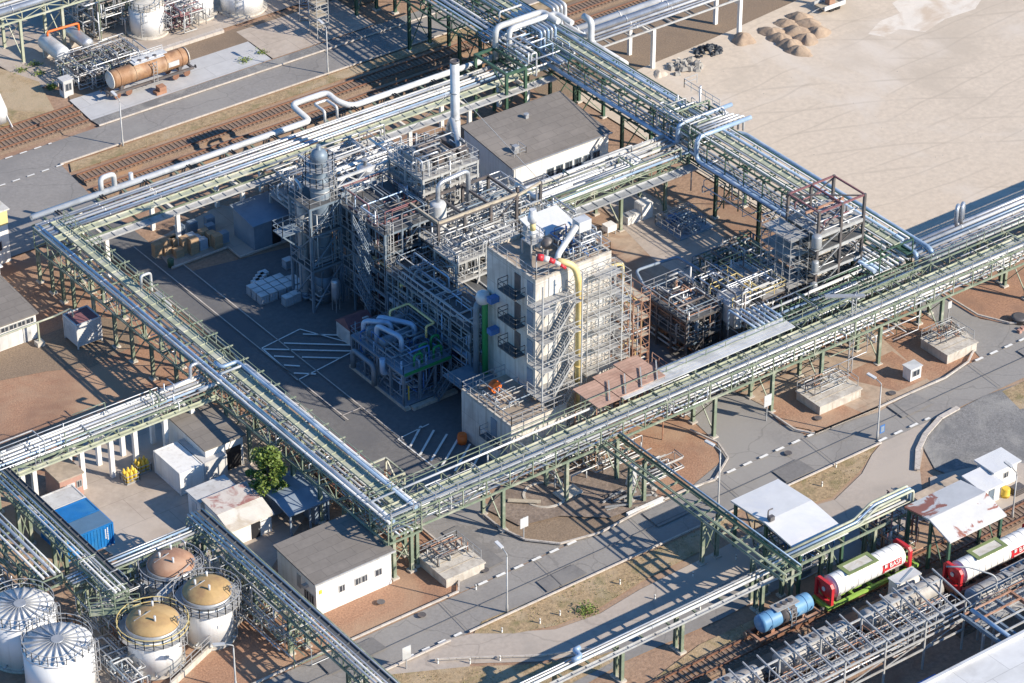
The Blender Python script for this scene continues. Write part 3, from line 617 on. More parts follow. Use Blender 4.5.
for k in range(4):
    x=36.4+k*.55; pipe(t,[(x,44,9.4),(x,41,9.4),(x,41,7),(x,37,7)],.2,'white_clad' if k%2 else 'alu')
t=thing('portal_frame','green steel portal frame over the back rack at its right end','portal frame',(26,36,0))
for (x,y) in ((24.4,33.8),(24.4,39.6),(27.0,33.8),(27.0,39.6)): M().box(x-.15,x+.15,y-.15,y+.15,0,8.0).obj('leg','dark_green_steel',t)
for y in (33.8,39.6): M().bar((24.55,y,7.85),(26.85,y,7.85),.26,.3).obj('beam','dark_green_steel',t)
for x in (24.4,27.0): M().bar((x,33.95,7.86),(x,39.45,7.86),.26,.28).obj('beam','dark_green_steel',t); M().bar((x,34,6),(x,36.5,7.7),.12).obj('brace','dark_green_steel',t)
# top rack to the upper right on white concrete posts
t=rack('pipe rack on white concrete posts heading to the top right above brown gravel','X',38.2,95,36.6,41.2,5.2,6.4,[47.6,60.6,74,88],'conc',
  [(37.0,6.0,.2,'white_clad'),(37.6,6.0,.16,'alu'),(38.2,6.05,.22,'white_clad'),(39.2,6.1,.42,'alu'),(40.4,6.1,.46,'white_clad')],step=3,st='pale_steel',tops=False)
pipe(t,[(38.2,37.8,9.2),(38.2,36.4,9.2),(38.2,36.4,6.4),(38.2,30,6.4)],.38,'white_clad','insulated_pipe',.7)
# inner rack behind the concrete tower
t=rack('rack of wide pipes between the grey roofed hall and the concrete tower','X',3,31,10.2,14.8,5.2,6.2,[9,15.5,22,28],'steel',
  [(14.5,6.55,.3,'white_clad'),(13.8,6.5,.2,'white_clad'),(13.2,6.5,.18,'alu'),(12.6,6.5,.22,'white_clad'),(12.0,6.45,.13,'alu'),(11.5,6.5,.16,'white_clad'),(10.9,6.45,.1,'alu'),(10.4,6.5,.18,'blue_clad')],
  step=2.6,tray=[(8.6,9.8,5.2,'galv')])
pipe(t,[(12,15.4,6.8),(12,11.2,6.8),(12,11.2,7.4),(16,11.2,7.4)],.3,'white_clad')
pipe(t,[(10.6,15.2,6.8),(10.6,10.4,7.0),(9.2,10.4,7.0)],.26,'alu')
random_pipes(t,(9,30,10.2,14.8,5.2,7.4),22,['alu','white_clad','pale_steel','sage_steel'],(.06,.15),21)
# lower left racks
t=rack('pipe rack on pale posts crossing the left yard to the left rack','X',-75,-32.4,3.5,6.3,4.4,5.3,[-66,-58,-52,-47,-43.9,-41.3,-38,-35],'conc',
  [(6.1,5.6,.13,'white_clad'),(5.7,5.6,.17,'white_clad'),(5.2,5.55,.2,'alu'),(4.7,5.55,.12,'white_clad'),(4.2,5.6,.16,'blue_clad'),(3.7,5.55,.1,'alu')],step=2.6,tray=[(2.9,3.4,4.6,'tray_green')])
pipe(t,[(-34,3.8,5.7),(-31.6,3.8,5.7),(-31.6,3.8,6.6)],.17,'white_clad'); pipe(t,[(-37,5.9,5.7),(-33.6,5.9,5.7),(-33.6,5.9,7.2),(-32.6,5.9,7.2)],.17,'alu')
random_pipes(t,(-60,-35,3.4,6.3,4.3,6.5),18,['alu','white_clad','sage_steel','pale_steel'],(.05,.11),31)
t=rack('narrow green rack descending over the blue containers toward the ochre tanks','Y',-18.5,6,-56.4,-55.0,4.8,5.5,[5,-1,-7.5,-13],'steel',
  [(-56.2,5.7,.14,'white_clad'),(-55.8,5.7,.1,'white_clad'),(-55.3,5.65,.13,'alu')],step=1.9,tray=[(-54.9,-54.5,5.5,'dark_grating')])
random_pipes(t,(-56.8,-54.4,-18,-12,4.4,6.0),8,['alu','pale_steel','sage_steel','galv'],(.05,.1),32)
t=rack('shorter pipe rack beside the white ribbed tanks at the left edge','Y',-12.6,6,-60.2,-58.2,4.0,5.0,[4,-2,-8],'steel',
  [(-60.0,5.3,.15,'white_clad'),(-59.5,5.3,.12,'alu'),(-58.9,5.3,.2,'alu'),(-58.4,5.3,.1,'white_clad')],step=2.2)
random_pipes(t,(-64,-60,-11,4,.3,3.4),16,['alu','pale_steel','sage_steel','galv','galv'],(.05,.13),33)
t=rack('pipe rack crossing behind the ochre domed tanks toward the long sheds','X',-58,-43.4,-14.2,-12.6,3.7,4.5,[-57,-52,-44.8],'steel',
  [(-14.0,4.7,.15,'alu'),(-13.6,4.7,.1,'white_clad'),(-13.1,4.7,.13,'blue_clad'),(-12.7,4.65,.08,'alu')],step=2.2)
random_pipes(t,(-53,-44,-14.6,-12.4,1.5,4.6),10,['alu','pale_steel','sage_steel','blue_clad'],(.05,.15),34)
t=rack('slender rack with dark walkway beside the long sheds down to the road','Y',-52,-12,-45.2,-43.2,4.0,5.0,[-13.2,-18.4,-23,-28.4,-37.5,-46],'steel',
  [(-45.0,5.3,.12,'alu'),(-44.6,5.3,.14,'white_clad'),(-44.2,5.25,.1,'alu'),(-43.5,5.25,.1,'alu')],step=1.7,tray=[(-44.1,-43.6,5.1,'dark_grating')])
random_pipes(t,(-46.6,-42.8,-29,-13,1.0,4.6),18,['alu','pale_steel','sage_steel','galv'],(.05,.11),35)
# bridge across the road
t=rack('open green pipe bridge crossing the main road to the canopy','Y',-50.8,-25.4,-8.4,-6.4,4.9,5.6,[-29.2,-39.7,-46.5],'steel',
  [(-6.7,5.45,.15,'dark_green_steel'),(-8.1,5.4,.1,'sage_steel'),(-6.5,5.8,.08,'blue_clad')],step=1.7,tops=False,legz=4.9)
for b in (-8.4,-6.4): M().bar((b,-50.8,5.6),(b,-25.4,5.6),.1,.13).obj('top_chord','sage_steel',t)
M().bar((-9.2,-30.1,.2),(-4.9,-30.1,.2),.35,.4).obj('guard_beam','white_wall',t)
# pipe bridge along the tracks
t=rack('long thin white pipe rack running beside the tracks at the bottom','X',-60,-7.5,-48.6,-47.5,3.6,4.0,[-50,-38,-31,-24.4,-17.8,-8.7],'steel',
  [(-48.4,4.3,.17,'white_clad'),(-47.95,4.25,.12,'white_clad'),(-47.6,4.2,.09,'alu')],step=3,tops=False,tray=[(-49.1,-48.7,3.7,'pale_steel')])
pipe(t,[(-29.5,-48.2,4.6),(-28.6,-48.2,4.6),(-28.6,-47.2,4.6),(-28.0,-47.2,4.6)],.25,'blue_clad')
t=rack('green and cream pipe bundle stepping up along the canopies above the tank containers','X',-7.6,8.5,-48.9,-47.4,3.9,4.6,[-5.6,-1.0,4.2],'steel',
  [(-48.7,4.9,.12,'tray_green'),(-48.3,4.9,.14,'white_clad'),(-47.9,4.9,.12,'tray_green'),(-47.6,4.85,.1,'white_clad')],step=2.6,tops=False)
for k in range(3): pipe(t,[(-6,-48.8+.4*k,5.2),(2.2,-48.8+.4*k,5.2),(4.2,-48.8+.4*k,6.2),(8.6,-48.8+.4*k,6.2),(8.6,-48.8+.4*k,3.6)],.13,'tray_green' if k!=1 else 'blue_clad')
# top left corner rack
t=rack('cream and green pipe rack cutting the top left corner of the picture','X',-25,30,81.2,86.0,5.6,6.6,[-10,-4.5,0,12,22],'steel',
  [(81.7,7,.4,'alu'),(82.7,6.9,.2,'white_clad'),(83.5,6.9,.25,'white_clad'),(84.4,6.9,.2,'tray_green'),(85.4,6.9,.3,'white_clad')],step=3,st='tray_green')
# ------------------------------------------------------------------ BUILDINGS
def hall(label,x0,x1,y0,y1,ze,zb,wall,roof,cat='building',over=.25,parapet=None):
    # roof falls from ye (back) height zb to front height ze
    t=thing('building',label,cat,((x0+x1)/2,(y0+y1)/2,0))
    M().hexa([(x0,y0,0),(x1,y0,0),(x1,y1,0),(x0,y1,0)],[(x0,y0,ze),(x1,y0,ze),(x1,y1,zb),(x0,y1,zb)]).obj('wall',wall,t)
    k=(zb-ze)/(y1-y0)*over
    r=quad_roof(M(),[(x0-over,y0-over,ze+.16-k),(x1+over,y0-over,ze+.16-k),(x1+over,y1+over,zb+.16+k),(x0-over,y1+over,zb+.16+k)],.15).obj('roof',roof,t)
    return t,r
t,r=hall('large hall with grey felt roof and white walls beside the chimney',15.6,28.5,20.8,29.6,5.0,6.0,'white_wall','roof_felt')
for i in range(6): window(t,'-Y',(20.6+i*1.25,20.8,2.6),.8,1.3,'grey_blue_or_shade')
M().box(17.2,17.8,22.6,23.2,5.3,6.2).rail([(16.8,22.2,5.3),(18.4,22.2,5.3),(18.4,23.6,5.3)],.8,1,.05).obj('roof_vent','galv',r)
M().box(22.2,22.6,27.3,27.7,5.9,6.3).lathe((22.4,27.5,6.3),[(.3,0),(.3,.12)],12).obj('roof_vent','galv',r)
M().bar((15.3,20.5,5.08),(28.8,20.5,5.08),.12,.14).obj('gutter','galv',t); M().tube([(15.8,20.6,5),(15.8,20.6,0)],.07).obj('downpipe','galv',t)
t,r=hall('white flat roofed workshop at the front corner under the left rack',-40.3,-32.3,-25.4,-19.2,3.6,3.9,'white_wall','roof_felt')
for x,w in ((-37.6,.5),(-35.9,.5),(-35.2,.5),(-33.7,.6)): window(t,'-Y',(x,-25.4,1.9),w,.6)
for y in (-23.9,-24.7): window(t,'-X',(-40.3,y,1.2),.6,1.5)
M().box(-40.36,-40.3,-23.0,-22.4,1.6,3).obj('vent','galv',t); M().box(-40.8,-40.3,-24.2,-23.8,2.5,2.8).obj('wall_lamp','galv',t)
M().box(-40.0,-39.7,-25.44,-25.4,2.3,2.7).obj('hazard_plate','yellow',t)
M().bar((-40.6,-25.72,3.66),(-32,-25.72,3.66),.1,.16).obj('fascia','pale_steel',t)
t,r=hall('white garage with louvre windows and brown roof at the left edge',-52,-37.7,28.9,36.5,2.9,3.5,'white_wall','roof_felt')
for i in range(9): window(t,'-Y',(-46+i*.95,28.9,2.35),.75,.45)
for x in (-46,-43.4,-40.8): M().box(x-1.1,x+1.1,28.86,28.896,.1,1.95).obj('garage_door','grey_wall',t)
door(t,'-Y',(-38.8,28.9,.05),.9,1.9,'white_clad')
t,r=hall('pale roofed building just behind the garage at the left edge',-52,-37.2,36.9,42,4.2,4.2,'white_wall','roof_metal')
window(t,'-Y',(-38.6,36.9,3.7),.8,.5); window(t,'-X',(-52,39,2),1,1)
t,r=hall('white house with pale yellow upper wall cut by the left edge',-44,-32.6,43.5,49,6.2,6.2,'white_wall','roof_fibre')
M().box(-44,-32.55,43.45,43.5,4.5,6.1).obj('upper_cladding','pale_yellow',t); window(t,'-Y',(-34,43.5,2.2),.9,1.0)
t,r=hall('dark slate blue shed in the shade behind the pallets',-11.2,-5.8,30.0,34.0,3.0,3.5,'slate_blue','slate_blue')
door(t,'-Y',(-8.5,30,.05),1.0,2.1,'black'); M().box(-7.8,-7.3,29.94,29.99,1.4,1.8).obj('sign_plate','white_clad',t)
# red topped louvre cube
t=thing('louvre_cube','white louvred cube with dark red top under the left rack','louvre box',(-34.1,26,0))
x0,x1,y0,y1=-35.5,-32.8,24.6,27.2
M().box(x0,x1,y0,y1,.25,2.75).obj('body','grey_wall',t)
m=M()
for k in range(14): z=.35+k*.17; m.bar((x0-.03,y0-.03,z),(x1+.03,y0-.03,z),.06,.05).bar((x0-.03,y0,z),(x0-.03,y1,z),.06,.05)
o=m.obj('louvres','white_clad',t); 
m=M()
for x,y in ((x0,y0),(x1,y0),(x0,y1),(x1,y1)): m.bar((x,y,0),(x,y,2.85),.14)
m.bar((x0,y0,2.8),(x1,y0,2.8),.14).bar((x0,y0,2.8),(x0,y1,2.8),.14).bar((x1,y0,2.8),(x1,y1,2.8),.14).bar((x0,y1,2.8),(x1,y1,2.8),.14); m.obj('frame','white_clad',t)
M().box(x0+.1,x1-.1,y0+.1,y1-.1,2.75,2.79).obj('top','maroon_steel',t)
t=thing('elevated_pipe','thin cream pipe on two posts linking the garage and the louvred cube','pipe',(-40,27,0))
pipe(t,[(-52,27.6,2.7),(-36.4,27.6,2.7),(-35.0,26.6,3.6),(-34.9,26.3,3.4),(-34.9,26.3,2.8)],.1,'tray_green')
for x in (-43.5,-38.2): M().bar((x,27.6,0),(x,27.6,2.65),.16).obj('post','tray_green',t); M().box(x-.4,x+.4,27.2,28,0,.5).obj('footing','concrete',t)
# brick hut
t,r=hall('small brick red hut with flat olive roof beside the yard rack',-50.0,-47.6,3.2-.6,5.4,2.6,2.6,'brick_red','roof_dust','hut',.15)
door(t,'-Y',(-48.9,2.6,.05),.8,1.9,'white_clad'); window(t,'-Y',(-48.0,2.6,1.6),.4,.6)
# containers
def container(label,x0,x1,y0,y1,h,mm,ribs=True):
    t=thing('container',label,'container',((x0+x1)/2,(y0+y1)/2,0))
    M().box(x0+.06,x1-.06,y0+.06,y1-.06,.12,h-.04).obj('body',mm,t)
    m=M()
    for x in (x0+.07,x1-.07):
        for y in (y0+.07,y1-.07): m.bar((x,y,0),(x,y,h),.15)
    for z in (.12,h-.05):
        for y in (y0+.07,y1-.07): m.bar((x0+.14,y,z),(x1-.14,y,z),.13)
        for x in (x0+.07,x1-.07): m.bar((x,y0+.14,z),(x,y1-.14,z),.13)
    m.obj('frame',mm,t)
    if ribs:
        m=M()
        for x in frange(x0+.3,x1-.3,.32): m.box(x-.06,x+.06,y0+.02,y0+.06,.2,h-.15)
        for y in frange(y0+.3,y1-.3,.32): m.box(x0+.02,x0+.06,y-.06,y+.06,.2,h-.15)
        m.obj('corrugation',mm,t)
    return t
c1=at(78,492,2.4); bx=at(104.5,517,2.4)
X1=-49.6; X0=-54.4
container('light grey topped steel container next to the blue ones',-54.0,-49.1,-.6,1.9,2.4,'grey_wall')
container('bright blue corrugated container between grey and slate topped containers',-54.0,-49.1,-3.1,-.7,2.4,'container_blue')
t=container('blue corrugated container with slate roof and white lettering marks at its end',-54.0,-49.1,-5.5,-3.2,2.4,'container_blue')
M().box(-53.9,-49.2,-5.4,-3.3,2.42,2.46).obj('roof_sheet','container_slate',t)
m=M()
for k in range(5): m.box(-50.0,-49.9,-5.51,-5.49,.95+k*.22,1.1+k*.22)
for k in range(7): m.box(-49.78,-49.68,-5.51,-5.49,.75+k*.2,.88+k*.2)
m.obj('lettering','paint_white',t)
# white boxes and dark roofed workshop behind
container('long white site container facing the yard, left of the pair',-40.4,-37.8,-2.8,1.9,2.5,'white_wall',False)
container('white site container with stained end beside its twin and the dark roofed garage',-37.7,-35.2,-2.7,2.0,2.5,'grey_wall',False)
t,r=hall('white garage with dark striped roof and open door behind the white containers',-37.0,-32.9,-1.9,5.2,3.3,3.6,'white_wall','roof_felt','garage')
M().box(-34.8,-33.2,-1.96,-1.9,.05,2.4).obj('doorway','black',t)
# long sheds by the slim rack
t=thing('shed','long low grey shed with pale flat roof left of the mossy one','shed',(-39,-6,0))
M().box(-41.2,-37.3,-7.7,-5.5,0,2.4).obj('wall','white_wall',t); M().box(-41.35,-37.15,-7.85,-5.35,2.4,2.55).obj('roof','grey_wall',t); door(t,'-X',(-41.2,-6.6,.05),.8,1.9,'white_clad')
t=thing('shed','low white shed with stained red mossy ridged roof','shed',(-38.6,-10,0))
M().hexa([(-41.0,-12.4,0),(-36.6,-12.4,0),(-36.6,-8.1,0),(-41.0,-8.1,0)],[(-41.0,-12.4,2.0),(-36.6,-12.4,2.0),(-36.6,-8.1,2.6),(-41.0,-8.1,2.6)]).obj('wall','white_wall',t)
quad_roof(M(),[(-41.2,-12.7,2.05),(-36.4,-12.7,2.05),(-36.4,-10.6,2.75),(-41.2,-10.6,2.75)]).obj('roof','roof_fibre',t); quad_roof(M(),[(-41.2,-10.58,2.75),(-36.4,-10.58,2.75),(-36.4,-7.9,2.95),(-41.2,-7.9,2.95)]).obj('roof','roof_moss',t)
door(t,'-Y',(-38.3,-12.4,.05),.9,1.7,'black')
t=thing('shed','grey blue open sided shed mostly shaded by the left rack','shed',(-33.6,-11.5,0))
M().box(-35.4,-31.4,-10.6,-9.0,0,2.2).obj('wall','slate_blue',t)
quad_roof(M(),[(-35.9,-14.4,2.5),(-31.2,-14.4,2.5),(-31.2,-11.9,2.9),(-35.9,-11.9,2.9)]).obj('roof','slate_blue',t); quad_roof(M(),[(-35.9,-11.88,2.9),(-31.2,-11.88,2.9),(-31.2,-8.6,2.7),(-35.9,-8.6,2.7)]).obj('roof','slate_blue',t)
for x,y in ((-35.6,-14.1),(-31.5,-14.1),(-33.5,-14.1)): M().bar((x,y,0),(x,y,2.4),.16).obj('post','slate_blue',t)
M().box(-32.9,-31.5,-14.0,-12,0,2.3).obj('side_wall','slate_blue',t)
# canopies
def canopy(label,x0,x1,y0,ym,y1,z0,zm,z1,mm,extra=None):
    t=thing('canopy',label,'canopy',((x0+x1)/2,(y0+y1)/2,0))
    quad_roof(M(),[(x0,y0,z0),(x1,y0,z0),(x1,ym,zm),(x0,ym,zm)],.16).obj('roof_sheet',mm[0],t)
    quad_roof(M(),[(x0,ym+.02,zm),(x1,ym+.02,zm),(x1,y1,z1),(x0,y1,z1)],.16).obj('roof_sheet',mm[1],t)
    for x in (x0+.3,x1-.3):
        for y,z in ((y0+.4,z0),(ym,zm),(y1-.4,z1)): M().bar((x,y,0),(x,y,z-.2),.26).obj('post','dark_green_steel',t)
        M().bar((x,y0+.3,z0-.3),(x,ym,zm-.3),.16,.24).bar((x,ym,zm-.3),(x,y1-.3,z1-.3),.16,.24).obj('rafter','dark_green_steel',t)
        M().bar((x,y0+.5,.6),(x,ym,zm-.6),.1).obj('brace','dark_green_steel',t)
    return t
t=canopy('large pale metal canopy roof beside the main road and pipe bridge',-4.5,1.1,-48.6,-43.6,-39.0,4.7,5.3,5.0,('roof_metal','roof_metal'))
M().box(-3.0,-1.2,-46.6,-45.2,.1,3.2).obj('cabinet','grey_blue_or_shade',t); M().box(-4.0,-2.2,-42.5,-42.4,1.2,2.2).obj('notice_board','white_clad',t)
M().box(-4.1,-3.6,-44,-43.6,5.35,5.8).tube([(-3.9,-43.4,5.3),(-3.7,-43.2,6.0),(-3.2,-43.2,6)],.07).obj('vent_stack','dark_steel',t)
t=thing('loading_station','tangle of grey loading arms under the nearer canopy','loading arms',(-2,-44,0)); random_pipes(t,(-4,.8,-47.5,-41.5,.4,4.2),22,['galv','alu','dark_steel','blue_steel','sage_steel'],(.05,.13),41)
t=canopy('canopy with worn white roof patched by rust over the right tank container',7.0,13.9,-56.6+1.2,-52.6,-49.4,5.0,5.9,5.4,('roof_worn','roof_worn'))
t=thing('loading_station','dark cluster of pumps and pipes under the rust patched canopy','loading arms',(8,-50,0)); random_pipes(t,(4.8,9,-50.2,-45.6,.4,4.4),26,['galv','dark_steel','rust','maroon_steel','sage_steel'],(.05,.14),42)
t,r=hall('narrow brown roofed hut right behind the rust patched canopy',12.4,17.4,-47.4,-45.4,1.6,1.8,'white_wall','roof_dust','hut')
t,r=hall('low white hut with pale metal roof, middle of the three behind the canopy',17.9,20.1,-48.6,-46.2,1.9,2.1,'white_wall','roof_metal','hut'); door(t,'-Y',(19,-48.6,.05),.7,1.6,'grey_blue_or_shade')
t,r=hall('small white cabin at the right end of the row behind the canopy',20.4,23.4,-47.4,-45.2,2.3,2.3,'white_wall','roof_metal','cabin'); window(t,'-Y',(22,-47.4,1.4),.5,.5)
t=thing('drum','yellow drum standing before the pale roofed hut','drum',(20.9,-48.6,0)); M().lathe((20.9,-48.6,0),[(.42,0),(.42,.3),(.45,.32),(.42,.34),(.42,.95),(.4,1)],16).obj('body','yellow',t); M().lathe((20.9,-48.6,1.0),[(.36,0),(.36,.04)],16).obj('lid','yellow',t)
t=thing('pallet_stack','dark pallet stack beside the yellow drum','pallets',(22.2,-48.9,0))
for k in range(4): M().box(21.6,22.8,-49.3,-48.4,k*.22,k*.22+.15).obj('pallet','dark_steel',t)
# white hall cut by the bottom right corner
t=thing('building','large white roofed hall cut off by the bottom right corner','building',(5,-80,0))
M().box(-9.3,30,-100,-69.6,0,5.4).obj('wall','grey_wall',t); quad_roof(M(),[(-9.6,-100,6.2),(30,-100,6.2),(30,-69.3,5.7),(-9.6,-69.3,5.7)],.3).obj('roof','roof_panelled',t)
M().bar((-9.7,-69.15,5.75),(30,-69.15,5.75),.3,.4).obj('gutter','white_clad',t)
M().hexa([(-9.0,-69,3.6),(-5.2,-69,3.6),(-5.2,-66.6,3.2),(-9.0,-66.6,3.2)],[(-9.0,-69,3.75),(-5.2,-69,3.75),(-5.2,-66.6,3.35),(-9.0,-66.6,3.35)]).obj('porch_roof','container_blue',t)
for x in (-8.8,-5.4): M().bar((x,-66.8,0),(x,-66.8,3.2),.15).obj('post','galv',t)
# white box on stand between wagons
t=thing('control_box','white control cabin standing between the tank containers and grey wagons','cabin',(2.9,-54.2,0))
M().box(1.6,4.3,-54.7,-53.6,.5,2.3).obj('body','white_wall',t); M().box(1.5,4.4,-54.8,-53.5,2.3,2.42).obj('roof','white_clad',t); M().bar((2.0,-54.6,2.44),(4.2,-53.8,2.44),.2,.04).obj('stripe','slate_blue',t)
for x in (1.8,4.1): M().bar((x,-54.2,0),(x,-54.2,.5),.14).obj('leg','galv',t)
# concrete tower with annex
t=thing('concrete_tower','tall pale concrete process tower with outside stairs and yellow duct','tower',(-5,-12,0))
TX0,TX1,TY0,TY1,TZ=-8.6,.3,-15.2,-7.6,17.6
M().box(TX0,TX1,TY0,TY1,0,TZ).obj('wall','tower_wall',t)
m=M()
for a in ((TX0,TX1,TY0,TY0+.22),(TX0,TX1,TY1-.22,TY1),(TX0,TX0+.22,TY0+.22,TY1-.22),(TX1-.22,TX1,TY0+.22,TY1-.22)): m.box(a[0],a[1],a[2],a[3],TZ,TZ+.35)
m.obj('parapet','concrete',t)
M().box(TX0+.25,TX1-.25,TY0+.25,TY1-.25,TZ,TZ+.06).obj('roof','roof_dust',t)
M().rail([(TX0+.1,TY0+.1,TZ+.35),(TX1-.1,TY0+.1,TZ+.35),(TX1-.1,TY1-.1,TZ+.35),(TX0+.1,TY1-.1,TZ+.35),(TX0+.1,TY0+.1,TZ+.35)],1.0,1.5,.055).obj('railing','galv',t)
AX0,AY0,AY1,AZ=-13.7,-18.3,-10.4,5.1
an=M().box(AX0,TX0-.01,AY0,AY1,0,AZ).box(TX0,-7.2,AY0,TY0-2.6,0,AZ).obj('annex','tower_wall',t)
M().box(AX0+.2,TX0-.02,AY0+.2,AY1-.2,AZ,AZ+.05).obj('roof','roof_dust',an)
m=M(); m.box(AX0,AX0+.2,AY0,AY1,AZ,AZ+.3).box(AX0+.2,-7.2,AY0,AY0+.2,AZ,AZ+.3); m.obj('parapet','concrete',an)
M().rail([(TX0,AY1,AZ),(AX0+.1,AY1,AZ),(AX0+.1,AY0+.1,AZ+.3),(-7.4,AY0+.1,AZ+.3)],1.05,1.3,.06).obj('railing','galv',an)
door(t,'-X',(AX0,-17.2,.1),.9,2.0,'slate_blue'); door(t,'-X',(AX0,-15.6,2.9),.9,1.9,'slate_blue')
M().box(AX0-1.0,AX0,-17.6,-14.6,2.75,2.85).obj('balcony','dark_grating',t); M().rail([(AX0,-14.6,2.85),(AX0-.95,-14.6,2.85),(AX0-.95,-17.6,2.85),(AX0,-17.6,2.85)],1.0,1,.05).obj('railing','galv',t)
M().rail([(AX0-.02,-10.6,5.3),(AX0-.02,-10.6,5.3)],.1) 
FL=[2.8,6.0,9.2,12.4,15.6]
for i,z in enumerate(FL[:]):
    if z>5.5: door(t,'-X',(TX0,-14.4,z+.05),.85,1.75,'slate_blue')
    if z>6.5:
        M().box(TX0-1.2,TX0,-13.6,-10.9,z+.6-.9,z+.6-.8).obj('balcony','dark_grating',t)
        M().rail([(TX0,-10.9,z-.2),(TX0-1.15,-10.9,z-.2),(TX0-1.15,-13.6,z-.2),(TX0,-13.6,z-.2)],1.0,1,.055).obj('railing','dark_grating',t)
        M().box(TX0-.06,TX0,-12.9,-12.0,z-.15,z+1.7).obj('door','dark_steel',t)
    # stair landings on the front face
    M().box(TX0-1.0,-5.0,TY0-1.3,TY0-.05,z,z+.07).obj('landing','grating',t)
    M().rail([(TX0-.95,TY0,z+.07),(TX0-.95,TY0-1.25,z+.07)],1.05,1.2,.06).rail([(-5.05,TY0-1.25,z+.07),(-5.05,TY0-.05,z+.07)],1.05,1.2,.06).obj('railing','pale_steel',t)
    M().rail([(TX0-.95,TY0-2.4,z+.07),(-5.05,TY0-2.4,z+.07)],1.05,1.3,.06).obj('railing','pale_steel',t)
    M().box(TX0-1.0,TX0+.4,TY0-2.45,TY0-1.31,z,z+.07).obj('landing','grating',t); M().box(-5.8,-5.0,TY0-2.45,TY0-1.31,z,z+.07).obj('landing','grating',t)
    if i<4: stair(t,(TX0+.4,TY0-1.35,z+.1),(-5.8,TY0-1.35,z+3.2),(0,-1.0,0),'grating')
stair(t,(TX0+.4,TY0-1.35,.1),(-5.8,TY0-1.35,2.8),(0,-1.0,0),'grating')
for x in (TX0-1.0,-5.0):
    for y in (TY0-2.42,): M().box(x-.06,x+.06,y-.06,y+.06,0,TZ+1.2).obj('stair_post','pale_steel',t)
for z in FL: door(t,'-Y',(-6.6,TY0,z+.1),.95,2.0,'grey_wall')
# openings behind the scaffold
for z in (1,3.9,6.8,9.7,12.6,15): 
    for x in (-3.0,-1.0): M().box(x-.5,x+.5,TY0-.05,TY0-.003,z,z+1.3).obj('wall_panel','grey_wall',t)
# yellow duct
pipe(t,[(-6.2,TY0-.1,TZ+1.7),(-4.7,TY0-.9,TZ+1.0),(-4.4,TY0-1.2,TZ-1.0),(-4.4,TY0-1.2,2.5)],.33,'pale_yellow','yellow_duct',1.6)
for z in (3.5,7.5,11.5,15): M().lathe((-4.4,TY0-1.2,z),[(.42,0),(.42,.14)],14).obj('duct_collar','pale_yellow',t)
pipe(t,[(-6.2,TY0-.1,TZ+1.7),(-5.6,TY0+.5,TZ+1.9),(-2.0,TY0+2.2,TZ+3.0)],.3,'white_clad','white_duct',.8)
M().box(-2.2,-.8,TY0+1.7,TY0+2.8,TZ+2.3,TZ+3.4).obj('duct_box','white_clad',t)
for x,y in ((-2.1,TY0+1.8),(-.9,TY0+1.8),(-2.1,TY0+2.7),(-.9,TY0+2.7)): M().bar((x,y,TZ),(x,y,TZ+2.3),.1).obj('duct_leg','galv',t)
# roof plant
M().box(-4.6,-.6,TY1-2.8,TY1-.3,TZ+.07,TZ+1.4).obj('penthouse','grey_wall',t); quad_roof(M(),[(-4.8,TY1-3.1,TZ+1.4),(-.4,TY1-3.1,TZ+1.4),(-.4,TY1,TZ+2.0),(-4.8,TY1,TZ+2.0)]).obj('penthouse_roof','roof_metal',t)
for x0,y0 in ((-6.4,-10.2),(-5.0,-10.2),(-6.4,-11.6),(-5.0,-11.6)): M().bar((x0,y0,TZ),(x0,y0,TZ+1.6),.14).obj('stand_leg','galv',t)
M().box(-6.5,-4.9,-11.7,-10.1,TZ+1.6,TZ+1.7).rail([(-6.5,-11.7,TZ+1.7),(-4.9,-11.7,TZ+1.7),(-4.9,-10.1,TZ+1.7),(-6.5,-10.1,TZ+1.7),(-6.5,-11.7,TZ+1.7)],1,1,.05).obj('stand_deck','galv',t)
M().lathe((-5.7,-10.9,TZ+1.7),[(.3,0),(.3,1.0)],16).obj('vent_base','white_clad',t); M().lathe((-5.7,-10.9,TZ+2.7),[(.28,0),(.28,.8)],16).obj('vent_band','pale_yellow',t)
M().lathe((-5.7,-10.9,TZ+3.5),[(.34,0),(.5,.25),(.52,.6),(.36,1.0),(.34,1.0),(.34,1.4)],16).obj('vent_head','white_clad',t)
M().lathe((-5.0,-12.2,TZ+1.0),[(.05,0),(.4,.15),(.6,.5),(.6,.7),(.4,1.05),(.05,1.2)],16).obj('dark_ball','dark_steel',t)
M().bar((-5.0,-12.2,TZ),(-5.0,-12.2,TZ+1.0),.2).obj('ball_stand','galv',t)
random_pipes(t,(-3.8,.1,-14.6,-10.8,TZ+.1,TZ+1.9),22,['galv','blue_steel','alu','pale_steel','rust'],(.05,.14),51)
random_pipes(t,(-13.2,-9,-16.5,-11,AZ+.1,AZ+1.3),6,['galv','pale_steel','slate_blue'],(.05,.1),52)
# windsock
w=thing('windsock','red and white windsock on its mast at the tower roof edge','windsock',(-8.3,-14.8,TZ+.35))
M().tube([(-8.3,-14.9,TZ-.2),(-8.3,-14.9,TZ+2.9)],.06).obj('mast','pale_steel',w)
for k in range(5):
    a=k/5;b=(k+1)/5; p=lambda s:(-8.2+2.3*s,-14.9-1.3*s,TZ+2.6-.5*s-.9*s*s); ra=.36-.22*a; rb=.36-.22*b; P=p(a);Q=p(b)
    M().tube([P,Q],(ra+rb)/2,12).obj('sock_band','red' if k%2==0 else 'white_clad',w)
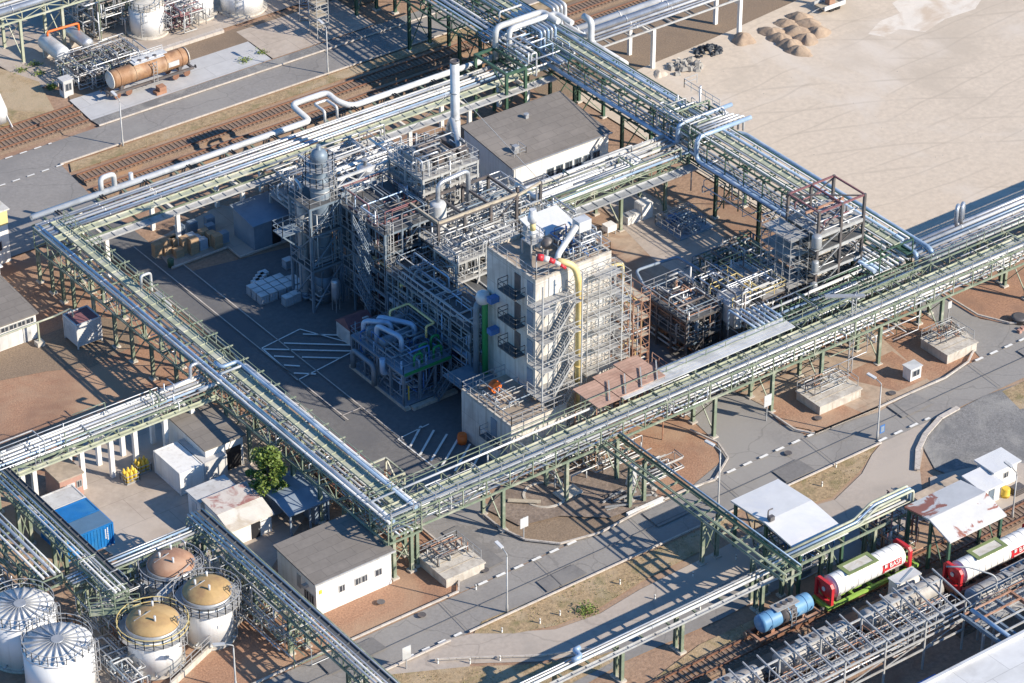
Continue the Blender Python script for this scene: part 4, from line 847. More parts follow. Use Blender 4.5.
# orange lifebuoys / hose boxes
for (x,y,z,l) in ((-11.4,-12.6,AZ+.06,'orange hose reel standing on the annex roof'),(-9.4,-19.6,1.6,'orange hose reel by the foot of the tower stairs')):
    o=thing('hose_reel',l,'hose reel',(x,y,z)); M().bar((x,y-.35,z if z>3 else 0),(x,y-.35,z+.8),.12).bar((x,y+.35,z if z>3 else 0),(x,y+.35,z+.8),.12).obj('stand','galv',o)
    M().lathe((x,y-.3,z+.8),[(.6,0),(.6,.08),(.4,.1),(.4,.5),(.6,.52),(.6,.6)],16,'Y').obj('reel','orange',o)
o=thing('drum','round orange red drum at the annex foot by the parking stripes','drum',(-14.4,-11.4,0)); M().lathe((-14.4,-11.4,0),[(.45,0),(.5,.5),(.45,1.0)],16).obj('body','orange',o); M().lathe((-14.4,-11.4,1.0),[(.4,0),(.35,.08)],14).obj('lid','orange',o)
# scaffold on tower front and rusty scaffold beyond
t=thing('scaffold','pale scaffold covering the right half of the tower front','scaffold',(-.8,-17.6,0)); scaffold(t,-3.7,.4,-16.8,-15.6,0,TZ-.6,1.35,2.1,'pale_steel','grating',3,.06)
t=thing('scaffold','pale scaffold along the tower side between front face and rusty scaffold','scaffold',(1.6,-14,0)); scaffold(t,.6,1.6,-16.6,-13.2,0,TZ-2,1.3,2.1,'pale_steel','grating',4,.065)
t=thing('scaffold','rust stained scaffold tower with deck boards right of the concrete tower','scaffold',(4,-15,0)); scaffold(t,2.0,4.0,-16.6,-12.6,0,12.5,1.25,2.1,'rust','boards',5,.06)
M().box(1.9,5.6,-18.4,-15.2,3.3,3.42).rail([(1.9,-18.4,3.4),(5.6,-18.4,3.4),(5.6,-15.2,3.4)],1.1,1.2,.06).obj('lower_deck','rust_boards',t)
pipe(t,[(1.8,-12.2,14.0),(3.8,-12.6,14.0),(3.8,-12.6,9.0)],.18,'pale_yellow'); random_pipes(t,(2.0,4.2,-16.4,-12.6,.5,11.5),12,['rust','pale_yellow','pale_steel'],(.06,.15),55)
t=thing('board_deck','rusty red board deck over the rack at the tower foot','deck',(-2.6,-21,0))
for k,(x0,x1) in enumerate(((-7.0,-4.4),(-4.3,-1.5),(-1.4,1.4))): M().box(x0,x1,-22.8+.25*k,-18.9+.5*k,7.15+.02*k,7.25+.02*k).obj('board_panel','rust_boards',t)
for x in (-6.9,-3,1.2):
    for y in (-22.4,-19.2): M().bar((x,y,0),(x,y,7.1),.09).obj('standard','rust',t)
for k in range(4): M().bar((-5.5+k*1.9,-22.6,7.4),(-3.6+k*1.9,-20,7.45),.12,.08).obj('loose_pole','pale_steel',t)
# ------------------------------------------------------------------ PROCESS COMPLEX
PM=['galv','alu','pale_steel','grey_blue_or_shade','blue_clad']
# column unit
t=thing('process_column','tall silver column vessel with domed top and ringed platforms by the shed','column vessel',(-10.7,17.7,0))
cx,cy=-10.7,17.7
M().lathe((cx,cy,0),[(.85,0),(.85,1.2),(1.0,3.2)],28).obj('skirt','grey_blue_or_shade',t)
sh=M().lathe((cx,cy,3.2),[(1.0,0),(1.0,11.0),(.7,11.3),(.7,13.0),(.85,13.3),(.88,13.8),(.72,14.15),(.35,14.4),(.22,14.45),(.22,14.9)],32).obj('shell','grey_blue_or_shade',t)  # silver shell coloured blue grey, shade put into the colour
for z in (5.5,8,10.5,13): M().lathe((cx,cy,z),[(1.06,0),(1.06,.16)],32).obj('ring','galv',sh)
for z,r in ((15.7,1.6),(14.0,1.7)):
    m=M().lathe((cx,cy,z),[(1.0,0),(r,0),(r,.08),(1.0,.08)],24)
    P=[(cx+r*math.cos(a*math.pi/8),cy+r*math.sin(a*math.pi/8),z+.08) for a in range(17)]
    m.rail(P,1.05,5,.06); m.obj('ring_platform','galv',t)
ladder(t,(cx+1.25,cy-.9),.2,15.2,'Y','pale_steel'); ladder(t,(cx+2.2,cy-1.6),.2,13.4,'X','pale_steel')
t2=thing('steel_frame','shaded steel frame with shade tinted blue grey platforms around the silver column','steel frame',(-12,19,0))
steel_frame(t2,-12.9,-9.3,16.3,20.0,[5.0,9.0,12.2],1,1,'grey_blue_or_shade','dark_grating','galv',.24,holes=())  # steel coloured for its shaded side, bluer than the lit frames
for z in (9.2,): M().box(-15.4,-13.0,17.6,19.4,z-.15,z-.05).rail([(-13,17.6,z),(-15.4,17.6,z),(-15.4,19.4,z),(-13,19.4,z)],1.05,1,.06).obj('side_platform','grey_blue_or_shade',t2)
[M().bar((-15.2,y,9.0),(-13.0,y,6.8),.14).obj('bracket','grey_blue_or_shade',t2) for y in (17.7,19.3)]
c=thing('process_column','slim secondary column beside the silver domed column','column vessel',(-12.2,18.9,0))
M().drum((-12.2,18.9,1.0),(-12.2,18.9,12.2),.55,.3,18,'Z').obj('shell','galv',c); M().lathe((-12.2,18.9,0),[(.45,0),(.45,1.1)],16).obj('skirt','grey_blue_or_shade',c)
pipe(c,[(-12.2,18.9,12.2),(-12.2,18.9,13.4),(-11.9,20.4,13.4),(-11.9,20.4,6)],.17,'alu')
c=thing('process_column','short hopper vessel hanging low at the foot of the silver column frame','vessel',(-10.9,15.2,0))
M().lathe((-10.9,15.2,.9),[(.12,0),(.45,1.0),(.45,2.6),(.3,2.9)],18).obj('shell','alu',c)
for k in range(3): a=k*2.1; M().bar((-10.9+.42*math.cos(a),15.2+.42*math.sin(a),0),(-10.9+.42*math.cos(a),15.2+.42*math.sin(a),2.2),.09).obj('leg','galv',c)
random_pipes(t2,(-12.7,-9.4,16.4,20,.5,12),22,['grey_blue_or_shade','galv','grey_blue_or_shade'],(.06,.17),61)
# dense shaded structure
t=thing('process_structure','dense shaded multi storey steel structure right of the silver column','steel structure',(-6,12.5,0))
steel_frame(t,-9.2,-3.0,8.6,17.0,[2.4,4.7,7.0,9.3,11.6],3,3,'grey_blue_or_shade','dark_grating','galv',.22,railstep=1.1)  # blue grey steel carries the shade of this side in its colour
random_pipes(t,(-9.0,-3.2,8.8,16.8,.4,13.2),70,['grey_blue_or_shade','galv','grey_blue_or_shade','dark_steel','maroon_steel','blue_clad'],(.05,.13),62)
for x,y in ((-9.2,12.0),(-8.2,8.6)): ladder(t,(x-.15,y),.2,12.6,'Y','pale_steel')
for k,z in enumerate((2.4,4.7,7.0,9.3)): stair(t,(-9.9,9.6,z+.05),(-9.9,12.2,z+2.3),(-.6,0,0),'grey_blue_or_shade')
random_pipes(t,(-9.2,5.0,3.6,12.0,.5,9.5),95,['grey_blue_or_shade','galv','grey_blue_or_shade','dark_steel','pale_steel'],(.06,.14),601)
gate=M()
for y in (17.2,): 
    gate.bar((-9.0,y,13.8),(-2.8,y,13.8),.22,.26).bar((-9.0,y,12.9),(-2.8,y,12.9),.16)
    for k in range(6): gate.bar((-9.0+k*1.24,y,13.8 if k%2 else 12.9),(-7.76+k*1.24,y,12.9 if k%2 else 13.8),.1)
gate.obj('lifting_beam','white_clad',t)
for i,(x,y,r,z0,z1,l) in enumerate(((-7.6,15,.9,2.5,6.4,'upright grey vessel on the second storey of the shaded structure'),(-5.0,11.2,.75,7.1,10.8,'upright vessel high inside the shaded structure'),(-7.4,10.6,.6,4.8,8.6,'slim upright vessel at the front of the shaded structure'))):
    c=thing('vessel',l,'vessel',(x,y,z0)); M().drum((x,y,z0+.4),(x,y,z1),r,.35,20,'Z').obj('shell','alu' if i else 'galv',c)
    for k in range(3): a=k*2.1+.4; M().bar((x+r*.8*math.cos(a),y+r*.8*math.sin(a),z0),(x+r*.8*math.cos(a),y+r*.8*math.sin(a),z0+.9),.12).obj('leg','galv',c)
M().box(-8.8,-4.4,16.9,17.0,7.2,12.2).obj('back_wall','slate_blue',t); M().box(-3.1,-3.0,9,16.8,4.8,11.5).obj('side_wall','slate_blue',t)
# frame B (tall, behind)
t=thing('process_structure','tall grey steel structure with piping at the foot of the white chimney','steel structure',(1,14,0))
steel_frame(t,-2.7,4.0,11.2,17.2,[4.6,7.8,10.6,12.8,14.4],3,2,'pale_steel','grating','pale_steel',.24,railstep=1.0)
random_pipes(t,(-2.5,3.8,11.2,17,7.9,16.2),60,['alu','pale_steel','white_clad','galv','dark_steel'],(.05,.16),63)
for k in range(4): M().box(-1.8+k*1.5,-.7+k*1.5,12.4,15.8,14.5,15.2+.1*(k%2)).obj('air_cooler_bay','dark_steel' if k%2 else 'grating',t)
for z in (8.0,10.7): M().box(-2.4,-2.3,11.4,17,z,z+2.0).obj('wall_panel','slate_blue',t)
pipe(t,[(3.0,13,14.4),(3.0,13,15.6),(5.8,18.2,15.6),(6.4,19.6,13.0)],.3,'galv','exhaust_duct',1.4)
# frame A (open front frame)
t=thing('steel_frame','open pale steel frame with dark columns in front of the tall structure','steel frame',(0,7.6,0))
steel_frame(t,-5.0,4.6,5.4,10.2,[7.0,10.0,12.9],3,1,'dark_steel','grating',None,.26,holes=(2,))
M().bar((-5,5.4,12.95),(4.6,5.4,12.95),.2,.24).bar((-5,5.4,12.95),(-5,10.2,12.95),.2,.24).obj('top_beam','boards',t)
M().rail([(-5.1,5.3,7.05),(4.7,5.3,7.05)],1.05,1.2,.06).rail([(-5.1,5.3,10.05),(-5.1,10.2,10.05)],1.05,1.2,.06).obj('railing','pale_steel',t)
random_pipes(t,(-4.8,8.5,5.6,10,7.1,11.6),48,['alu','pale_steel','grey_blue_or_shade','galv','galv'],(.05,.15),64)
pipe(t,[(-9.6,5.5,7.4),(-5,5.5,7.4)],.12,'pale_yellow'); pipe(t,[(-9,11.0,7.8),(-9.0,6.2,7.8),(-9.0,6.2,5.2)],.13,'pale_yellow'); 
for dx,l in ((6.8,'dark steel mast'),(8.6,'second mast')): pass
for (x,y,h) in ((5.6,6.6,12.8),(8.8,7.0,12.2)): M().box(x-.13,x+.13,y-.13,y+.13,0,h).obj('column','dark_steel',t)
M().bar((4.6,5.4,12.7),(8.8,7.0,12.1),.2).bar((5.6,6.6,9.8),(8.8,7,9.8),.18).obj('beam','boards',t)
c=thing('vessel','white upright drum with bent outlet pipe inside the pale frame','vessel',(-2.4,9.0,7.05))
M().drum((-2.6,8.8,7.4),(-2.6,8.8,13.0),.85,.3,24,'Z').obj('shell','white_clad',c)
for k in range(4): a=k*1.57+.4; M().bar((-2.6+.7*math.cos(a),8.8+.7*math.sin(a),7.05),(-2.6+.7*math.cos(a),8.8+.7*math.sin(a),8),.12).obj('leg','galv',c)
pipe(c,[(-2.6,8.8,12.9),(-2.6,8.8,15.0),(1.4,9.2,15.0),(1.4,9.2,11)],.24,'alu','outlet_pipe',.7)
# chimney
t=thing('chimney','slender white chimney with dark tip and guy wire','chimney',(9.3,22.4,0))
M().lathe((9.3,22.4,0),[(.55,0),(.55,12),(.49,12.4),(.49,19.0)],24).obj('stack','white_clad',t); M().lathe((9.3,22.4,19.0),[(.51,0),(.51,.22),(.44,.22),(.44,.1)],24).obj('tip','dark_steel',t)
for z in (12.4,15.5): M().lathe((9.3,22.4,z),[(.56,0),(.56,.12)],24).obj('flange','galv',t)
M().bar((9.5,22.2,15.5),(14.4,13.2,6.5),.045).obj('guy_wire','galv',t)
M().bar((9.0,22.6,15.5),(2.5,29,5.5),.045).obj('guy_wire','galv',t)
# low roofs between hall and frames
t=thing('process_hall','low pale roofed process building between the chimney and the grey hall','building',(9,18,0))
M().box(7.2,14.0,15.4,19.4,0,3.9).obj('wall','grey_wall',t); quad_roof(M(),[(7.0,15.2,4.05),(14.2,15.2,4.05),(14.2,19.6,4.2),(7.0,19.6,4.2)]).obj('roof','grating',t)
M().rail([(14.1,15.2,4.2),(14.1,19.5,4.2)],1.1,1,.06).rail([(7.1,15.2,4.1),(14.1,15.2,4.1)],1.1,1.2,.06).obj('railing','pale_steel',t)
random_pipes(t,(4.6,13.6,15.6,20,4.2,6.2),26,['alu','pale_steel','white_clad','galv'],(.05,.16),65)
t=thing('process_hall','low grating topped building in front of the wide inner pipe rack','building',(7,5,0))
M().box(5.2,12.6,2.8,9.0,0,6.2).obj('wall','grey_wall',t); M().box(5.0,12.8,2.6,9.2,6.2,6.35).obj('roof','grating',t)
random_pipes(t,(5,12.6,2.8,9,6.4,8.6),26,['alu','pale_steel','grey_blue_or_shade','galv'],(.05,.13),66)
M().rail([(5,2.7,6.35),(12.7,2.7,6.35),(12.7,9.1,6.35)],1.1,1.2,.06).obj('railing','pale_steel',t)
# dark roof
t=thing('canopy','dark striped lean to roof left of the concrete tower top half','canopy',(-3.5,.6,0))
quad_roof(M(),[(-7.2,-2.8,7.0),(.2,-2.8,7.0),(.2,3.6,7.3),(-7.2,3.6,7.3)],.2).obj('roof','dark_grating',t)
for k in range(6): M().bar((-7+k*1.4,-2.8,7.1),(-7+k*1.4,3.6,7.4),.14,.12).obj('rafter','pale_steel',t)
M().bar((-7.3,-2.9,6.8),(.3,-2.9,6.8),.2,.8).obj('fascia','slate_blue',t); M().bar((-7.35,-2.9,6.8),(-7.35,3.7,6.9),.2,.8).obj('fascia','slate_blue',t)
for x in (-7,-3.4,0):
    for y in (-2.6,3.4): M().bar((x,y,0),(x,y,6.9),.24).obj('post','grey_blue_or_shade',t)
random_pipes(t,(-9.2,-.2,-6.6,3.4,.6,6.2),44,PM+['dark_steel','blue_steel'],(.06,.2),67)
for x0,z in ((-8.2,5.4),(-7.5,5.4),(-8.9,4.2)): pipe(t,[(x0,14,z),(x0,-6.6,z)],.27,'blue_clad','main_pipe')
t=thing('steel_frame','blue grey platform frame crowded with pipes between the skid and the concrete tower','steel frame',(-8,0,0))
steel_frame(t,-9.7,-6.4,-6.4,7.6,[2.6,5.9,8.2],1,4,'grey_blue_or_shade','dark_grating','galv',.17,railstep=1.1)
random_pipes(t,(-9.6,-6.4,-6.4,7.6,.4,9.4),63,['grey_blue_or_shade','galv','blue_clad','pale_steel','galv'],(.06,.16),611)
t=thing('steel_frame','pale platform frame of pipes standing over the rear half of the striped lean to roof','steel frame',(-2,4,0))
steel_frame(t,-5.6,2.6,1.6,5.2,[8.2,10.4],3,1,'pale_steel','grating','pale_steel',.17,z0=0,railstep=1.1)
random_pipes(t,(-5.6,2.6,1.6,5.2,8.4,11.6),44,['galv','pale_steel','grey_blue_or_shade','galv','pale_steel'],(.06,.15),612)
# green risers at the tower
t=thing('riser_pipes','green and grey upright pipes beside the tower left wall with white wrapped elbow','pipes',(-9.6,-8.4,0))
pipe(t,[(-9.3,-8.2,4),(-9.3,-8.2,12.6),(-8.7,-8.2,12.9)],.3,'green_paint'); pipe(t,[(-9.9,-7.6,4),(-9.9,-7.6,12.0),(-8.7,-7.4,12.2)],.3,'grey_blue_or_shade')
M().lathe((-9.3,-7.9,12.0),[(.3,0),(.6,.2),(.75,.7),(.6,1.2),(.2,1.4)],14).obj('wrapping','white_clad',t)
for z in (9.8,13.3): M().box(-9.6,-8.62,-9.6,-8.9,z-.5,z+.1).obj('blue_box','blue_steel',t)
for z in (4.2,): M().box(-12.8,-8.8,-9.9,-6.0,z,z+.08).rail([(-12.8,-9.9,z),(-12.8,-6,z)],1.05,1,.06).obj('platform','grey_blue_or_shade',t)
# compressor skid
t=thing('compressor_skid','blue grey two storey compressor skid with green pipes at its corner','process skid',(-12.8,.8,0))
steel_frame(t,-15.5,-10.0,-3.4,5.4,[.35,3.9],3,4,'grey_blue_or_shade','slate_blue','grey_blue_or_shade',.24,brace=True)
for k,(y,z,r) in enumerate(((3.6,4.9,.62),(1.4,4.8,.55))):
    M().drum((-14.9,y,z),(-10.6,y,z),r,.3,20,'X').obj('exchanger','grey_blue_or_shade',t)
for k,(a,b) in enumerate((((-14.8,4.4),(-12.9,2.4)),((-13.4,3.9),(-11.4,.6)),((-14.6,2.4),(-13.9,-.8)))):
    pipe(t,[(a[0],a[1],2.2),(a[0],a[1],5.9+.2*k),(b[0],b[1],5.9+.2*k),(b[0],b[1],3.6)],.26,'blue_clad','main_pipe',.6)
pipe(t,[(-16.0,4.6,.8),(-16.0,4.6,2.9),(-16.0,1.0,2.9),(-16.0,1.0,.6)],.27,'grey_blue_or_shade','main_pipe',.6)
pipe(t,[(-15.9,-.4,4.4),(-15.9,-.4,2.7),(-15.0,-.4,2.7)],.3,'blue_clad','main_pipe',.5)
for k,(x,y) in enumerate(((-13.9,-2.9),(-12.8,-2.2),(-11.6,-2.9),(-11.0,-1.6))):
    pipe(t,[(x,y,4.0),(x,y,5.3+.3*(k%2)),(x+.9,y,5.3+.3*(k%2)),(x+.9,y,4.0)],.13,'green_paint','green_pipe',.35)
M().bar((-15.5,-3.55,3.95),(-10,-3.55,3.95),.1,.3).obj('green_fascia','green_paint',t)
M().bar((-15.1,-3.6,1.0),(-15.1,-3.6,2.6),.1).obj('yellow_post','yellow',t)
pipe(t,[(-12.6,3,5.2),(-12.6,3,6.9),(-10.4,3,6.9),(-10.4,-1.4,6.9),(-11.4,-1.4,6.9),(-11.4,-1.4,5.6)],.11,'pale_yellow')
random_pipes(t,(-15.4,-10.1,-3.2,5.2,.6,5.6),56,['grey_blue_or_shade','blue_clad','grey_blue_or_shade','galv','blue_steel'],(.05,.17),68)
M().box(-15.7,-15.1,-3.9,5.8,0,.35).obj('base_beam','concrete',t); M().box(-15.0,-9.8,-4.3,-3.7,0,.35).obj('base_beam','concrete',t)
stair(t,(-12.4,-3.95,.3),(-10.2,-3.95,2.6),(0,-.7,0),'grey_blue_or_shade')
t=thing('tent_roof','red brown tarpaulin roof with white gable beside the skid','shelter',(-11.8,10,0))
M().hexa([(-13.6,8.6,1.9),(-10.6,8.6,1.9),(-10.6,11.4,1.9),(-13.6,11.4,1.9)],[(-13.4,9.9,2.7),(-10.6,9.9,2.7),(-10.6,10.1,2.7),(-13.4,10.1,2.7)]).obj('roof','maroon_steel',t)
M().box(-13.55,-13.4,8.8,11.2,.1,1.88).obj('gable','white_clad',t)
for y in (8.8,11.2): M().bar((-10.8,y,0),(-10.8,y,1.9),.1).obj('post','galv',t)
# rear pipe deck between structure and the back rack
t=thing('pipe_deck','crowded deck of pipes and trays between the back rack and the structures','pipe deck',(0,28,0))
steel_frame(t,-7.5,7.5,24.2,32.4,[4.6],5,2,'pale_steel','grating','pale_steel',.24)
random_pipes(t,(-7.5,7.5,24,33,4.8,7.6),80,['alu','white_clad','pale_steel','galv','pale_steel'],(.06,.2),69)
for k in range(6): M().box(-6.8+k*2.3,-5.2+k*2.3,25+k%3,27.4+k%3,4.7,5.6+.5*(k%2)).obj('cabinet','galv' if k%2 else 'white_clad',t)
for k,(x,y) in enumerate(((-3.6,28.6),(-6.3,26.0),(.6,26.5))):
    c=thing('vessel',('open topped silver mixing vessel on the rear pipe deck','squat silver vessel at the left end of the rear pipe deck','silver vessel on the rear pipe deck nearest the chimney')[k],'vessel',(x,y,4.65))
    M().drum((x,y,4.7),(x,y,7.4+.3*k),.95,.4,20,'Z').obj('shell','alu',c); M().lathe((x,y,7.4+.3*k),[(.2,0),(.2,.5),(.35,.52),(.35,.6)],12).obj('nozzle','galv',c)
# unit U1/U2 right of the tower
t=thing('process_skid','dark crowded process skid in the shade behind the sheet covered rack','process skid',(13,-10,0))
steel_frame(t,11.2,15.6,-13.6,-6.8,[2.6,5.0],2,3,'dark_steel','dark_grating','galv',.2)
random_pipes(t,(11.3,15.6,-13.4,-6.9,.4,6.0),64,['grey_blue_or_shade','dark_steel','galv','pale_steel','rust'],(.05,.17),71)
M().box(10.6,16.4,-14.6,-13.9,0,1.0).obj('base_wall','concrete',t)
t=thing('vessel','large upright grey drum with flat top in the process unit','vessel',(17.6,-13.4,0))
M().lathe((17.6,-13.2,.4),[(1.7,0),(1.7,4.8),(1.78,4.82),(1.78,5.0),(1.5,5.2)],30).obj('shell','alu',t); M().box(15.9,16.6,-15.6,-13.2,3.4,5.4).obj('side_casing','grey_wall',t)
M().rail([(15.9,-14.9,5.5),(19.3,-14.9,5.5),(19.3,-11.5,5.5),(15.9,-11.5,5.5)],1.1,1,.07).obj('railing','pale_yellow',t)
for k in range(5): pipe(t,[(18.2+.45*k,-14.6,5.0),(18.2+.45*k,-15.6,5.0),(18.2+.45*k,-15.6,3.0),(18.2+.45*k,-17.0,2.7)],.13,'alu')
t2=thing('process_skid','steel frame and yellow handrails around the flat topped grey drum','process skid',(18,-12,0))
steel_frame(t2,19.6,22.4,-15.2,-8.6,[2.8,5.4],1,2,'dark_steel','grating','pale_yellow',.18)
random_pipes(t2,(16,22.4,-15.8,-8,.4,7.0),54,['alu','pale_steel','galv','alu','dark_steel','galv'],(.05,.15),72)
pipe(t2,[(12.2,-6.2,0),(12.2,-6.2,4.4),(13.6,-2.6,4.6),(18.6,-3.0,4.6),(18.6,-9.2,5.0)],.16,'slate_blue','blue_pipe',.6)
pipe(t2,[(11.8,-6.0,4.4),(8.0,-6.6,4.2),(8.0,-6.6,1)],.16,'slate_blue','blue_pipe',.6)
def hvessel(label,c,L,r,axis,mm):
    x,y,z=c; t=thing('vessel',label,'vessel',(x,y,0))
    if axis=='X':
        M().drum((x-L/2,y,z),(x+L/2,y,z),r,.5,22,'X').obj('shell',mm,t)
        for d in (-L*.28,L*.28): M().box(x+d-.15,x+d+.15,y-r*.7,y+r*.7,0,z-r*.6).obj('saddle','concrete',t)
    else:
        M().drum((x,y-L/2,z),(x,y+L/2,z),r,.5,22,'Y').obj('shell',mm,t)
        for d in (-L*.28,L*.28): M().box(x-r*.7,x+r*.7,y+d-.15,y+d+.15,0,z-r*.6).obj('saddle','concrete',t)
    return t
hvessel('dark horizontal drum between the rusty scaffold and the crowded skid',(9.0,-7.4,1.4),3,.8,'X','grey_blue_or_shade')
hvessel('pale ended horizontal drum in the shade left of the dark scaffold tower',(22.6,-5.4,2.0),3.4,.95,'Y','blue_clad')
t=thing('process_skid','low shaded pipework beside the pale ended drum','process skid',(24,-4,0)); random_pipes(t,(20.6,29,-8,-1.5,.2,3.6),50,['grey_blue_or_shade','dark_steel','galv','dark_green_steel','sage_steel'],(.06,.16),73)
# dark scaffold tower at right
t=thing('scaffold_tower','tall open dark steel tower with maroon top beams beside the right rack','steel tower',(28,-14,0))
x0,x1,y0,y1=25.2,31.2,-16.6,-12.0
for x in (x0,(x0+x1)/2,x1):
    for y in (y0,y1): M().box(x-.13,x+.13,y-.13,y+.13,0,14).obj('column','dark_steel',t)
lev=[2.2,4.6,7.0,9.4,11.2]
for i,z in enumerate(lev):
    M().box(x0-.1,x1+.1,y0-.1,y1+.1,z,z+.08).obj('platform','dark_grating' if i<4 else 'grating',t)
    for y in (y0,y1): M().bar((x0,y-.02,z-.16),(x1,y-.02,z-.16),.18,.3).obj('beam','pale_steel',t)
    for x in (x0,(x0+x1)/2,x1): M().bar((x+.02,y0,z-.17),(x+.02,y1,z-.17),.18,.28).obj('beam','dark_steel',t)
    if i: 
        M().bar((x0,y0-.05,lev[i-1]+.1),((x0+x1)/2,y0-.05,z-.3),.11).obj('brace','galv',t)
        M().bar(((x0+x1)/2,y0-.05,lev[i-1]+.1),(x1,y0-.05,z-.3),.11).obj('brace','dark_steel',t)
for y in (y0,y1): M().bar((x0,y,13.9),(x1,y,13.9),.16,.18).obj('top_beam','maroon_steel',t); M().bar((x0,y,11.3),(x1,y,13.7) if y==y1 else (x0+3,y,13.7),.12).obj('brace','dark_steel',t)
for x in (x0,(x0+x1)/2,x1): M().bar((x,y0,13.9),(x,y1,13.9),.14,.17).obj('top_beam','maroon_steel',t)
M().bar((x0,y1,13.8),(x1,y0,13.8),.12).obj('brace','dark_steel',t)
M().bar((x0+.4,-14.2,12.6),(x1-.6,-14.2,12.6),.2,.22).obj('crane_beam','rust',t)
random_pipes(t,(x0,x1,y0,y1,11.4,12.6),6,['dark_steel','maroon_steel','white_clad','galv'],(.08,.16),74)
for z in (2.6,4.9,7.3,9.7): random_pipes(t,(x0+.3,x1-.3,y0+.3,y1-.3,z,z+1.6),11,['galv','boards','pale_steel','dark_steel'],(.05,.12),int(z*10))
t2=thing('scaffold','grey scaffold stair bay attached to the left of the dark tower','scaffold',(24,-12,0)); scaffold(t2,22.6,25.0,-15.6,-11.2,0,11.5,1.2,1.9,'galv','grating',8,.06)
for k,z in enumerate((3.0,5.4,7.9,10.6)):
    c=thing('vessel',('lowest of the four white drums on the dark tower left side','second lowest white drum on the dark tower left side','second highest white drum on the dark tower left side','topmost and largest white drum on the dark tower left side')[k],'vessel',(24.9,-17.0,z-.4))
    M().drum((24.7,-17.0,z-.4),(24.7,-17.0,z+.9+.3*(k==3)),.36+.16*(k==3),.4,16,'Z').obj('shell','galv',c); M().box(24.3,25.3,-17.3,-16.6,z-.5,z-.4).obj('bracket','galv',c)
# boxes and skid on the ground near the inner rack
t=thing('equipment_box','white stepped equipment boxes on the ground beneath the inner rack','boxes',(24.8,11.4,0))
M().box(23.2,25.0,10.6,11.8,0,1.0).obj('low_box','white_wall',t); M().box(25.05,26.5,10.5,11.9,0,1.9).obj('tall_box','white_wall',t); M().box(23.4,24.3,10.7,11.5,1.0,1.2).obj('lid','galv',t)
t=thing('equipment_box','small white cabinet on legs left of the stepped boxes','cabinet',(20.6,10.6,0))
M().box(20.0,21.2,10.0,11.0,.6,1.3).obj('body','white_wall',t)
for x in (20.1,21.1):
    for y in (10.1,10.9): M().bar((x,y,0),(x,y,.6),.09).obj('leg','galv',t)
t=thing('pump_skid','blue grey pump skid with blue motor in the rack shadow','pump skid',(27.8,7.2,0))
M().box(25.6,30.2,4.8,9.0,0,.35).obj('base','slate_blue',t); M().rail([(25.6,4.8,.35),(25.6,9,.35),(30.2,9,.35)],1.0,1,.06).obj('railing','galv',t)
M().drum((26.4,8.0,.9),(27.8,8.0,.9),.45,.3,16,'X').obj('motor','blue_steel',t); random_pipes(t,(26,30,5,8.8,.4,1.4),12,['galv','slate_blue','grey_blue_or_shade'],(.06,.13),75)
# ------------------------------------------------------------------ TANKS
def tank(label,px,py,r,h,kind,plat=True):
    x,y,_=at(px,py); t=thing('storage_tank',label,'storage tank',(x,y,0))
    M().lathe((x,y,0),[(r+.25,0),(r+.25,.22)],40).obj('foundation','concrete',t)
    s=M().lathe((x,y,.22),[(r,0),(r,h-.22)],48).obj('shell','tank_white',t)
    if kind=='ribbed':
        ro=M().lathe((x,y,h),[(r+.06,-.1),(r+.06,.03),(r*.5,.28),(.25,.52),(.25,.6)],48).obj('roof','tank_white',t)
        m=M()
        for k in range(20):
            a=k*math.pi/10; m.bar((x+.5*math.cos(a),y+.5*math.sin(a),h+.55),(x+r*math.cos(a),y+r*math.sin(a),h+.12),.09,.16)
        m.lathe((x,y,h+.5),[(.55,0),(.55,.16)],16); m.obj('roof_ribs','galv',ro)
        P=[(x+r*math.cos(k*math.pi/12),y+r*math.sin(k*math.pi/12),h+.03) for k in range(25)]
        M().rail(P,1.0,5,.05).obj('railing','pale_steel',t)
    else:
        mm='dome_ochre' if kind=='ochre' else 'dome_rust'
        M().lathe((x,y,h),[(r+.03,-.6),(r+.03,.02)],48).obj('top_band','galv',t)
        M().lathe((x,y,h),[(r-.02,0),(r*.97,.12),(r*.82,.42),(r*.6,.68),(r*.35,.86),(.12,.95)],48).obj('dome',mm,t)
        R2=r+.75; z=h-.85
        M().lathe((x,y,z),[(r+.02,0),(R2,0),(R2,.08),(r+.02,.08)],40).obj('gallery','grating',t)
        P=[(x+R2*math.cos(k*math.pi/12),y+R2*math.sin(k*math.pi/12),z+.08) for k in range(25)]
        M().rail(P,1.0,5,.06).obj('railing','pale_yellow' if kind=='ochre' and r>2.3 else 'galv',t)
        for k in range(3): a=1.0+k*1.7; M().tube([(x+r*.45*math.cos(a),y+r*.45*math.sin(a),h+.6),(x+r*.45*math.cos(a),y+r*.45*math.sin(a),h+1.3)],.1).obj('vent','white_clad',t)
        M().bar((x-r*.7,y+.3,h+.55),(x-.1,y+.1,h+1.1),.07).obj('roof_pole','pale_steel',t)
    M().box(x-r*.08-.25,x-r*.08+.25,y-r-.02,y-r+.1,h*.45,h*.45+.35).obj('sign_plate','grey_wall',t)
    ladder(t,(x+r*.72,y-r*.72),.2,h+.9,'X','galv',True)
    for k in range(4): a=-2.6+k*.5; M().tube([(x+r*math.cos(a)*.98,y+r*math.sin(a)*.98,.6),(x+(r+.5)*math.cos(a),y+(r+.5)*math.sin(a),.6)],.1).obj('nozzle','galv',t)
    return t
tank('white tank with ribbed white roof, cut by the left edge',25,651,2.95,4.6,'ribbed')
tank('white tank with ribbed white roof, cut by the bottom edge',62,687,3.0,4.6,'ribbed')
tank('white tank with ochre dome and yellow railed gallery, nearest the ribbed tanks',156,662,2.35,4.5,'ochre')
